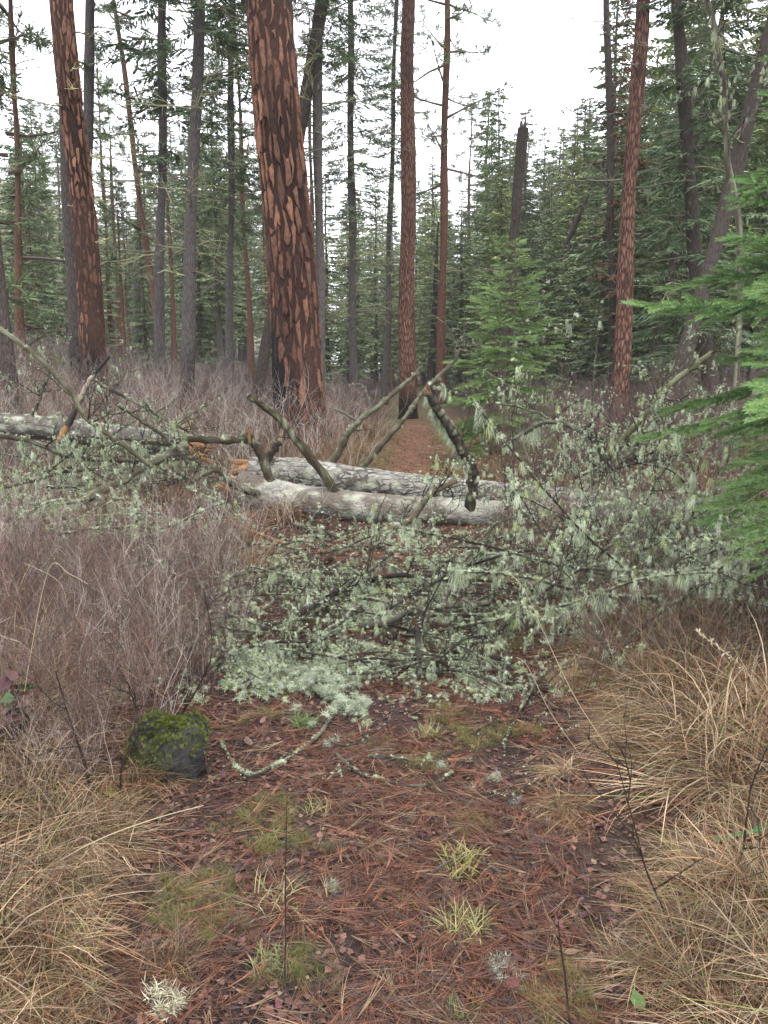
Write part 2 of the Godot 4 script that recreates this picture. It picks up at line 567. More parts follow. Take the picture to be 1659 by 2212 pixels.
func fir_mesh(tall: float, low: float, wide: float, c: Color, thin: float, sd: int, rusty := 0.0, fine := 1.0) -> Array:
	rng.seed = sd
	var g := Geo.new()
	var wood := Geo.new()
	var y := low
	while y < tall - 0.15:
		var f := (y - low) / (tall - low)
		var bl := wide * pow(1.0 - f, 0.75) * (0.55 + 0.45 * minf(1.0, f * 4.0 + 0.2)) + 0.12
		var n := 5 if f < 0.85 else 4
		var a0 := R(0, TAU)
		for i in n:
			if R(0, 1) < thin: continue
			var a := a0 + TAU * i / n + R(-0.35, 0.35)
			var l := bl * R(0.6, 1.12)
			var out := Vector3(cos(a), 0, sin(a))
			var side := Vector3(-out.z, 0, out.x)
			var sag := lerpf(0.42, -0.35, f) + R(-0.1, 0.1)
			var tone := R(0.6, 1.35)
			var p0 := Vector3(0, y + R(-0.15, 0.15), 0)
			var p := PackedVector3Array()
			for k in 5:
				var s := k / 4.0
				p.append(p0 + out * l * s + Vector3(0, -sag * l * s * (1.3 - 0.55 * s), 0))
			wood.tube(p, PackedFloat32Array([0.02, 0.016, 0.012, 0.008, 0.004]), 3, Color(0.09, 0.08, 0.065), Color(0.11, 0.10, 0.07), 1, 1, 0, false)
			var m := int(l / (0.10 * fine)) + 3
			for k in m:
				var s := 0.16 + 0.84 * (k + R(0, 1)) / m
				var at := p[int(s * 3.99)].lerp(p[mini(int(s * 3.99) + 1, 4)], fmod(s * 4.0, 1.0) if s < 0.999 else 1.0)
				for sg in [-1.0, 1.0]:
					var tl: float = (0.18 + 0.50 * (1.0 - s)) * R(0.6, 1.2) * minf(1.0, 0.35 + l * 0.45) * (0.45 + 0.55 * fine)
					var dir: Vector3 = (side * sg * R(0.5, 1.0) + out * R(0.4, 0.9) + Vector3(0, R(-0.55, 0.12), 0)).normalized()
					var sd2 := dir.cross(Vector3(R(-0.8, 0.8), 1, R(-0.8, 0.8))).normalized() * R(0.03, 0.06) * fine
					var t := tone * R(0.7, 1.25)
					var cc := Color(c.r * t, c.g * t, c.b * t)
					if rusty > 0 and R(0, 1) < rusty: cc = Color(0.20, 0.085, 0.05) * t
					g.blade(at, at + dir * tl, sd2, cc, cc * 1.15)
					var mid := at + dir * tl * R(0.3, 0.7)
					g.blade(mid, mid + (dir + side * R(-0.9, 0.9) + Vector3(0, R(-0.6, 0.2), 0)).normalized() * tl * 0.55, sd2 * 0.8, cc * 0.9, cc)
		y += R(0.26, 0.46) * (1.0 if f < 0.8 else 0.8)
	return [g.mesh(), wood]

func pine_crown(tall: float, low: float, wide: float, limbs: int, c: Color, sd: int, tufts := 9) -> ArrayMesh:
	rng.seed = sd
	var g := Geo.new()
	for i in limbs:
		var y := lerpf(low, tall, pow((i + R(0, 1)) / limbs, 0.85))
		var f := (y - low) / (tall - low)
		var a := i * 2.4 + R(-0.4, 0.4)
		var l := wide * (1.0 - 0.7 * f * f) * R(0.55, 1.1)
		var d := Vector3(cos(a), R(-0.25, 0.3), sin(a)).normalized()
		var at := Vector3(0, y, 0)
		var p := PackedVector3Array()
		for k in 5:
			p.append(at)
			at += d * l / 4
			d = (d + rv(0.16) + Vector3(0, 0.05, 0)).normalized()
		g.tube(p, PackedFloat32Array([0.045, 0.034, 0.024, 0.016, 0.008]), 4, Color(0.12, 0.085, 0.065), Color(0.11, 0.08, 0.06), 1, 1, 0, false)
		for k in tufts:
			var s := 0.35 + 0.65 * pow(R(0, 1), 0.6)
			var q := p[int(s * 3.99)].lerp(p[mini(int(s * 3.99) + 1, 4)], fmod(s * 4.0, 1.0))
			var e := q + rv(1.0) * Vector3(0.5, 0.32, 0.5) * (0.5 + 0.3 * l)
			g.tube(PackedVector3Array([q, e]), PackedFloat32Array([0.01, 0.005]), 3, Color(0.11, 0.08, 0.06), Color(0.12, 0.09, 0.06), 1, 1, 0, false)
			var axis := ((e - q).normalized() + Vector3(0, 0.3, 0)).normalized()
			var tone := R(0.6, 1.4)
			for w in 26:
				var b := e - axis * R(0, 0.22)
				var dd := (axis * R(0.1, 1.0) + rv(0.9)).normalized()
				var t := tone * R(0.75, 1.25)
				g.blade(b, b + dd * R(0.15, 0.27), dd.cross(rv()).normalized() * 0.011, Color(c.r * t, c.g * t, c.b * t), Color(c.r * t * 1.2, c.g * t * 1.15, c.b * t))
	g.n.clear()
	g.uv.clear()
	return g.mesh()

# plates of bark that follow a trunk: cells of a jittered grid, clipped against their neighbours
func plates(host: Node3D, pts: PackedVector3Array, rad: PackedFloat32Array, y0: float, y1: float, pw: float, ph: float, gap: float, rise: float, colour: Callable, most: int, material: Material, keep := 1.0, sd := 1, frac := 0.8) -> void:
	rng.seed = sd
	var n := pts.size()
	var run := PackedFloat32Array([0.0])
	for i in n - 1: run.append(run[i] + pts[i].distance_to(pts[i + 1]))
	var girth := TAU * rad[int(n * 0.4)]
	var nx := int(roundf(girth / pw))
	var ny := int(roundf((y1 - y0) / ph))
	var ks := pw / ph
	var w := girth / nx
	var hs := (y1 - y0) / ny * ks
	var site := {}
	for i in range(-2, nx + 2):
		for j in range(-2, ny + 2):
			var key := Vector2i(posmod(i, nx), j)
			var h := Vector2(fposmod(sin(key.x * 127.1 + key.y * 311.7 + sd) * 43758.5, 1.0), fposmod(sin(key.x * 269.5 + key.y * 183.3 + sd) * 24634.6, 1.0))
			site[Vector2i(i, j)] = Vector2((i + 0.5 + (h.x - 0.5) * 0.42) * w, (j + (0.5 if posmod(i, 2) else 0.0) + (h.y - 0.5) * 0.85) * hs)
	# frames along the trunk
	var nn := PackedVector3Array()
	var bb := PackedVector3Array()
	var t := (pts[1] - pts[0]).normalized()
	var nv := t.cross(Vector3(0.31, 0.2, 0.93)).normalized()
	for i in n:
		t = (pts[mini(i + 1, n - 1)] - pts[maxi(i - 1, 0)]).normalized()
		nv = (nv - t * nv.dot(t)).normalized()
		nn.append(nv)
		bb.append(t.cross(nv))
	var place := func(x: float, y: float, up: float) -> Vector3:
		var yy := clampf(y / ks + y0, 0.0, run[n - 1] - 0.001)
		var i := 0
		if n > 2: i = clampi(int(yy / run[n - 1] * (n - 1)), 0, n - 2)
		while i < n - 2 and run[i + 1] < yy: i += 1
		while i > 0 and run[i] > yy: i -= 1
		var f := (yy - run[i]) / (run[i + 1] - run[i])
		var a := x / girth * TAU
		var dir := nn[i].lerp(nn[i + 1], f) * cos(a) + bb[i].lerp(bb[i + 1], f) * sin(a)
		return pts[i].lerp(pts[i + 1], f) + dir * (lerpf(rad[i], rad[i + 1], f) * 0.985 + up)
	var all := []
	for i in nx:
		for j in ny:
			if R(0, 1) > keep: continue
			var c: Vector2 = site[Vector2i(i, j)]
			var poly := PackedVector2Array([c + Vector2(-w, -hs) * 1.3, c + Vector2(w, -hs) * 1.3, c + Vector2(w, hs) * 1.3, c + Vector2(-w, hs) * 1.3])
			for di in range(-2, 3):
				for dj in range(-2, 3):
					if (di == 0 and dj == 0) or not site.has(Vector2i(i + di, j + dj)): continue
					var o: Vector2 = site[Vector2i(i + di, j + dj)]
					var dv := (o - c).normalized()
					var lim := (o - c).length() / 2 - gap * (R(0.3, 1.3) if di != 0 else R(0.0, 0.6))
					var cut := PackedVector2Array()
					for q in poly.size():
						var s1 := poly[q]
						var s2 := poly[(q + 1) % poly.size()]
						var e1 := (s1 - c).dot(dv) - lim
						var e2 := (s2 - c).dot(dv) - lim
						if e1 <= 0: cut.append(s1)
						if e1 * e2 < 0: cut.append(s1.lerp(s2, e1 / (e1 - e2)))
					poly = cut
			if poly.size() < 3: continue
			var ring := PackedVector2Array()
			for q in poly.size():
				var s1 := poly[q]
				var s2 := poly[(q + 1) % poly.size()]
				var parts := clampi(int((s2 - s1).length() / (w * 0.22)), 1, 5)
				for e in parts:
					var pnt := s1.lerp(s2, float(e) / parts)
					pnt += Vector2(fn.get_noise_2d(pnt.x * 900.0, pnt.y * 900.0), fn.get_noise_2d(pnt.x * 900.0 + 77.0, pnt.y * 900.0)) * w * 0.5
					ring.append(pnt)
			var mid := Vector2.ZERO
			for q in ring: mid += q
			mid /= ring.size()
			var g := Geo.new()
			var hh := rise * R(0.6, 1.25)
			var col: Color = colour.call(place.call(mid.x, mid.y, 0.0))
			var m := ring.size()
			for lev in 3:
				for q in ring:
					var e: Vector2 = mid + (q - mid) * [1.0, 0.93, frac * 0.62][lev]
					g.v.append(place.call(e.x, e.y, [-0.012, hh * R(0.6, 1.0), hh * R(0.9, 1.35)][lev]))
					g.uv.append(Vector2(e.x * 2.0, e.y / ks * 1.2))
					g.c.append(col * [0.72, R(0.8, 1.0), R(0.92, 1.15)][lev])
			g.v.append(place.call(mid.x, mid.y, hh * R(0.9, 1.3)))
			g.uv.append(Vector2(mid.x * 2.0, mid.y / ks * 1.2))
			g.c.append(col)
			for lev in 2:
				for q in m:
					var a := lev * m + q
					var b := lev * m + (q + 1) % m
					g.ix.append_array(PackedInt32Array([a, b + m, b, a, a + m, b + m]))
			for q in m: g.ix.append_array(PackedInt32Array([2 * m + q, 3 * m, 2 * m + (q + 1) % m]))
			var cen: Vector3 = place.call(mid.x, mid.y, 0.0)
			var outw: Vector3 = (place.call(mid.x, mid.y, 1.0) - cen)
			var tocam := (Vector3(0, EYE, 0) - (cen + host.position))
			var score := outw.dot(tocam.normalized()) - 0.004 * tocam.length() - (0.5 if (cen + host.position).y > 1.6 + 0.42 * tocam.length() else 0.0)
			all.append([score, g])
	all.sort_custom(func(a, b): return a[0] > b[0])
	var rest := Geo.new()
	for i in all.size():
		var g: Geo = all[i][1]
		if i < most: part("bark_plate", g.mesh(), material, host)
		else:
			var off := rest.v.size()
			rest.v.append_array(g.v); rest.c.append_array(g.c); rest.uv.append_array(g.uv)
			for q in g.ix: rest.ix.append(q + off)
	if rest.v.size():
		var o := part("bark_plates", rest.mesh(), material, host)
		o.set_meta("kind", "stuff")

# ------------------------------------------------------------------ fallen limbs
func lichen_colour() -> Color:
	var c := Color(0.53, 0.62, 0.40).lerp(Color(0.62, 0.68, 0.53), R(0, 1))
	if R(0, 1) < 0.25: c = Color(0.46, 0.53, 0.28)
	if R(0, 1) < 0.14: c = Color(0.30, 0.35, 0.26)
	return c * R(0.6, 1.3)

func limb(called: String, label: String, p: Array, r0: float, r1: float, o := {}) -> Node3D:
	var base: Vector3 = p[0]
	var t := thing(called, label, o.get("category", "branch"), base, o.get("group", ""))
	var loc := []
	for q in p: loc.append(q - base)
	var pts := smooth_path(loc, o.get("fine", 6))
	var n := pts.size()
	var rad := PackedFloat32Array()
	for i in n:
		pts[i] += rv(0.16) * r0 * (1.0 if i > 0 and i < n - 1 else 0.0)
		rad.append(lerpf(r0, r1, float(i) / (n - 1)) * R(0.88, 1.14))
	var c: Color = o.get("bark", Color(0.11, 0.088, 0.066))
	var c1: Color = o.get("bark_tip", c * 0.95)
	var g := Geo.new()
	g.tube(pts, rad, 12 if r0 > 0.02 else 6, c, c1, 2.0, 3.0, 0.16 if not o.has("fine") else 0.05)
	for i in g.v.size():
		var q := g.v[i] + base
		var w := fn.get_noise_3d(q.x * 520.0, q.y * 520.0, q.z * 520.0) * 1.3
		var w2 := fn.get_noise_3d(q.x * 1500.0, q.y * 1500.0, q.z * 1500.0)
		g.v[i] += g.n[i] * r0 * w2 * 0.22
		w = w * 0.7 + w2 * 0.7
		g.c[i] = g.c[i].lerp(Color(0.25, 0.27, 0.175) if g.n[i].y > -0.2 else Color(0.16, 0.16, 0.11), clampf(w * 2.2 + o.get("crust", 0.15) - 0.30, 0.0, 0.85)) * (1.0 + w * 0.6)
	part("stem", g.mesh(), M.limb, t)
	var ti := [Inst.new(), Inst.new()]
	var dens: float = o.get("lichen", 14.0) * 1.45
	var size: float = o.get("tuft", 0.05) * 0.42
	var drape: float = o.get("drape", 0.25)
	var spots := []
	var total := 0.0
	for i in n - 1: total += pts[i].distance_to(pts[i + 1])
	for k in int(total * dens * 1.3):
		var f := pow(R(0, 1), o.get("bias", 1.0)) * (n - 1.001)
		var i := int(f)
		spots.append([pts[i].lerp(pts[i + 1], f - i), rad[i]])
	var sides: int = o.get("sides", 5)
	for s in sides:
		var f := R(o.get("side_from", 0.12), 1.0) * (n - 1.001)
		var i := int(f)
		var at := pts[i].lerp(pts[i + 1], f - i)
		var ax := (pts[i + 1] - pts[i]).normalized()
		var d := (ax * R(0.2, 0.8) + rv(0.8) + Vector3(0, o.get("lift", 0.25), 0)).normalized()
		var l: float = o.get("side_len", 0.5) * R(0.35, 1.1)
		var sg := Geo.new()
		var before := 0
		twig(sg, at, d, l, clampf(rad[i] * 0.45, 0.003, 0.012), 2 if l > 0.3 else 1, c.lerp(Color(0.085, 0.075, 0.06), 0.6), 0.28, 0.8)
		var vs := sg.v.size()
		if o.has("flat"):
			for k in vs:
				var wq := sg.v[k] + base
				var hh := height(wq.x, wq.z)
				if wq.y > hh: sg.v[k].y += (wq.y - hh) * (o.flat - 1.0)
		for k in int(l * dens * 2.0):
			var q := sg.v[rng.randi_range(before, vs - 1)]
			spots.append([q, 0.003])
		for k in vs:                                                    # nothing may sink far into the ground
			var wq := sg.v[k] + base
			var hh := height(wq.x, wq.z)
			if wq.y < hh: sg.v[k].y += hh - wq.y + R(0, 0.01)
		part("side_branch", sg.mesh(), M.limb, t)
	for sp in spots:
		var q: Vector3 = sp[0] + rv(0.6) * sp[1]
		var wq := q + base
		q.y = maxf(q.y, height(wq.x, wq.z) + 0.004 - base.y)
		var cl := fn.get_noise_3d(wq.x * 420.0, wq.y * 420.0, wq.z * 420.0) * 1.6
		if cl < R(-0.95, 0.25): continue
		var sc := size * R(0.35, 0.9) * (0.7 if sp[1] < 0.0035 else 1.15) * (1.0 + clampf(cl, 0.0, 0.9) * 1.3)
		if R(0, 1) < drape: ti[1].add(turned(q, R(0, TAU), sc * R(1.2, 2.6)), lichen_colour())
		else: ti[0].add(turned(q + Vector3(0, sp[1] * 0.6, 0), R(0, TAU), sc, R(-1.2, 1.2)), lichen_colour())
	scatter("lichen", tuft[rng.randi() % 4], M.lichen, ti[0], t)
	scatter("hanging_lichen", beard[rng.randi() % 3], M.lichen, ti[1], t)
	t.set_meta("pts", pts)
	t.set_meta("rad", rad)
	return t

func splinters(host: Node3D, at: Vector3, dir: Vector3, r: float, count: int, long: float, c: Color, pale := Color(0.55, 0.38, 0.20)) -> void:
	var nx := dir.cross(Vector3(0.2, 0.9, 0.3)).normalized()
	var ny := dir.cross(nx)
	for i in count:
		var a := R(0, TAU)
		var q := at + (nx * cos(a) + ny * sin(a)) * r * sqrt(R(0, 1)) * 0.85
		var l := long * R(0.3, 1.0)
		var g := Geo.new()
		var d := (dir + rv(0.22)).normalized()
		var col := c.lerp(pale, R(0, 0.8)) * R(0.6, 1.1)
		g.tube(PackedVector3Array([q - d * 0.05, q + d * l * 0.5, q + d * l]), PackedFloat32Array([r * R(0.18, 0.34), r * R(0.12, 0.25), 0.002]), 5, col, col * 1.1, 1, 2, 0.2)
		part("splinter", g.mesh(), M.wood, host)

func log_thing(called: String, label: String, p: Array, r0: float, r1: float, c: Color, dark: Color, seed_at: float) -> Node3D:
	var base: Vector3 = p[0]
	var t := thing(called, label, "log", base)
	var loc := []
	for q in p: loc.append(q - base)
	var pts := smooth_path(loc, 26)
	var n := pts.size()
	var rad := PackedFloat32Array()
	for i in n: rad.append(lerpf(r0, r1, float(i) / (n - 1)) * (1.0 + 0.05 * fn.get_noise_1d(i * 6.0 + seed_at)))
	var g := Geo.new()
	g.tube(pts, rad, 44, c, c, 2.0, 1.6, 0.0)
	for i in g.v.size():
		var q := g.v[i]
		var w := fn.get_noise_3d(q.x * 75.0 + seed_at, q.y * 160.0, q.z * 160.0)
		var w2 := fn.get_noise_3d(q.x * 260.0, q.y * 420.0 + seed_at, q.z * 420.0)
		g.v[i] += g.n[i] * (w * 0.020 + w2 * 0.012)
		var col := c * (0.95 + w2 * 0.45)
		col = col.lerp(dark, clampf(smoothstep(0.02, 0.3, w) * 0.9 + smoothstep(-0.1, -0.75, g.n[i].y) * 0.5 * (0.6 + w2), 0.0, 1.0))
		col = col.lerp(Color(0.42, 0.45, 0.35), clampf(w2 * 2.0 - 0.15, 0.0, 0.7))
		g.c[i] = col
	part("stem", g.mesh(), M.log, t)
	t.set_meta("pts", pts)
	t.set_meta("rad", rad)
	return t

# ------------------------------------------------------------------ a fir with real needles
func needled_fir(called: String, label: String, base: Vector3, tall: float, wide: float, low: float, c: Color, twig_len: float, step: float, sd: int, dense := 1.0) -> void:
	rng.seed = sd
	var t := thing(called, label, "tree", base)
	var g := Geo.new()
	g.tube(PackedVector3Array([Vector3(0, -0.1, 0), Vector3(0.02, tall * 0.5, 0), Vector3(0, tall, 0.02)]), PackedFloat32Array([tall * 0.012, tall * 0.008, 0.004]), 8, Color(0.10, 0.085, 0.07), Color(0.11, 0.10, 0.06), 1, 1)
	part("trunk", g.mesh(), M.limb, t)
	var inst := Inst.new()
	var y := low
	while y < tall - 0.1:
		var f := (y - low) / (tall - low)
		var n := 5
		var a0 := R(0, TAU)
		for i in n:
			var a := a0 + TAU * i / n + R(-0.3, 0.3)
			var l := (wide * pow(1.0 - f, 0.7) + 0.1) * R(0.5, 1.12)
			var out := Vector3(cos(a), 0, sin(a))
			var sag := lerpf(0.50, -0.40, f) + R(-0.14, 0.14)
			var p := PackedVector3Array()
			for k in 6:
				var s := k / 5.0
				p.append(Vector3(0, y, 0) + out * l * s + Vector3(0, l * (-sag * s + 0.10 * s * s), 0) + rv(0.02) * l)
			var bg := Geo.new()
			bg.tube(p, PackedFloat32Array([0.010, 0.008, 0.006, 0.005, 0.003, 0.002]), 5, Color(0.11, 0.09, 0.07), Color(0.14, 0.13, 0.06), 1, 1, 0, false)
			var tone := R(0.65, 1.25)
			var m := int(l / step)
			for k in m:
				var s := 0.12 + 0.88 * (k + 0.5) / m
				var i0 := mini(int(s * 4.999), 4)
				var at := p[i0].lerp(p[i0 + 1], clampf(s * 5.0 - i0, 0, 1))
				var ax := (p[i0 + 1] - p[i0]).normalized()
				var sidev := ax.cross(Vector3.UP).normalized()
				for sg in [-1.0, 1.0]:
					var sl: float = l * 0.42 * (1.05 - s) * R(0.7, 1.15) + twig_len * 0.5
					var d: Vector3 = (sidev * sg * R(0.75, 1.0) + ax * R(0.5, 0.9) + Vector3(0, R(-0.3, 0.15), 0)).normalized()
					bg.ribbon(PackedVector3Array([at, at + d * sl]), 0.002, Vector3.UP, Color(0.13, 0.11, 0.07), Color(0.16, 0.18, 0.06))
					var mm := int(sl / (twig_len * 0.75)) + 1
					for w in mm:
						var s2 := (w + 0.2) / mm
						var q := at + d * sl * s2
						var tip := s2 * 0.5 + s * 0.5
						var cc := c * tone * R(0.75, 1.2)
						cc = cc.lerp(Color(0.28, 0.42, 0.13) * tone, clampf(tip - 0.40, 0, 1) * 1.1)
						inst.add(along(q, d + rv(0.15), R(-0.6, 0.6), Vector3.ONE * twig_len * R(0.8, 1.2)), cc)
						if w < mm - 1:
							var e := (d + ax * 0.3 + sidev * R(-0.9, 0.9) + Vector3(0, R(-0.2, 0.15), 0)).normalized()
							inst.add(along(q, e, R(-0.6, 0.6), Vector3.ONE * twig_len * R(0.6, 1.0)), cc)
			bg.n.clear()
			bg.uv.clear()
			part("branch", bg.mesh(), M.plain, t)
			inst.add(along(p[5], p[5] - p[4], 0, Vector3.ONE * twig_len), c * tone * 1.3)
		y += R(0.7, 1.3) * wide * 0.14 / dense
	scatter("needles", fir_twig, M.leaf, inst, t)

func blob(called: String, label: String, at: Vector3, size: float, kind: int, c: Color, n := 12, cat := "lichen") -> void:
	var t := thing(called, label, cat, at)
	var i := Inst.new()
	for k in n:
		var q := Vector3(R(-1, 1), R(0, 0.35), R(-1, 1)) * size * 0.5
		var w := q + at
		q.y += height(w.x, w.z) - at.y
		i.add(turned(q, R(0, TAU), size * R(0.35, 0.7), R(-0.6, 0.6)), c * R(0.75, 1.15))
	scatter("lobes", tuft[kind % 4], M.lichen, i, t)

func leaf_shape(l: float, w: float, c: Color, curl: float) -> ArrayMesh:
	var g := Geo.new()
	var k := 6
	for i in k:
		var f := float(i) / (k - 1)
		var ww := w * sin(PI * pow(f, 0.8)) * (1.0 + 0.25 * (i % 2)) + 0.001
		var z := l * (f - 0.5)
		g.v.append(Vector3(-ww, curl * l * f * f + 0.25 * ww, z)); g.v.append(Vector3(0, curl * l * f * f, z)); g.v.append(Vector3(ww, curl * l * f * f + 0.25 * ww, z))
		for q in 3: g.c.append(c * (1.0 if q != 1 else 0.8))
	for i in k - 1:
		for q in 2:
			var a := i * 3 + q
			g.ix.append_array(PackedInt32Array([a, a + 3, a + 1, a + 1, a + 3, a + 4]))
	return g.mesh()

func _ready() -> void:
	# ---------------------------------------------------------------- camera, sky, light, exposure
	var cam := Camera3D.new()
	cam.name = "camera"
	cam.fov = rad_to_deg(2.0 * atan(1106.0 / F))
	cam.position = Vector3(0, EYE, 0)
	cam.rotation.x = -PITCH
	cam.near = 0.05
	cam.far = 2500.0
	add_child(cam)
	cam.current = true
	var env := Environment.new()
	env.background_mode = Environment.BG_SKY
	var sm := ProceduralSkyMaterial.new()
	sm.sky_top_color = Color(0.95, 0.95, 1.0)
	sm.sky_horizon_color = Color(0.96, 0.97, 1.0)
	sm.sky_curve = 0.15
	sm.ground_bottom_color = Color(0.25, 0.22, 0.19)
	sm.ground_horizon_color = Color(0.4, 0.4, 0.38)
	sm.sun_angle_max = 1.0
	var sky := Sky.new()
	sky.sky_material = sm
	env.sky = sky
	env.background_energy_multiplier = 1.25
	env.tonemap_mode = Environment.TONE_MAPPER_LINEAR
	env.tonemap_exposure = 3.2
	env.fog_enabled = true
	env.fog_density = 0.0005
	env.fog_light_color = Color(0.97, 1.0, 0.98)
	env.sdfgi_enabled = true
	env.ssao_enabled = true
	env.ssil_enabled = true
	var we := WorldEnvironment.new()
	we.name = "world"
	we.environment = env
	add_child(we)
	var sun := DirectionalLight3D.new()
	sun.name = "sun"
	sun.light_energy = 0.3
	sun.light_angular_distance = 25.0
	sun.light_color = Color(1.0, 0.98, 0.95)
	sun.rotation = Vector3(deg_to_rad(-62), deg_to_rad(25), 0)
	sun.shadow_enabled = true
	add_child(sun)

	fn.seed = 11
	fn.frequency = 0.012
	fn.fractal_octaves = 3
	rng.seed = 2024
	make_materials()
	make_small()
	make_ground()
	near_trees()
	far_trees()
	firs()
	logs()
	left_tangle()
	trail_limbs()
	right_tangle()
	undergrowth()
	small_things()
	name_heaps()

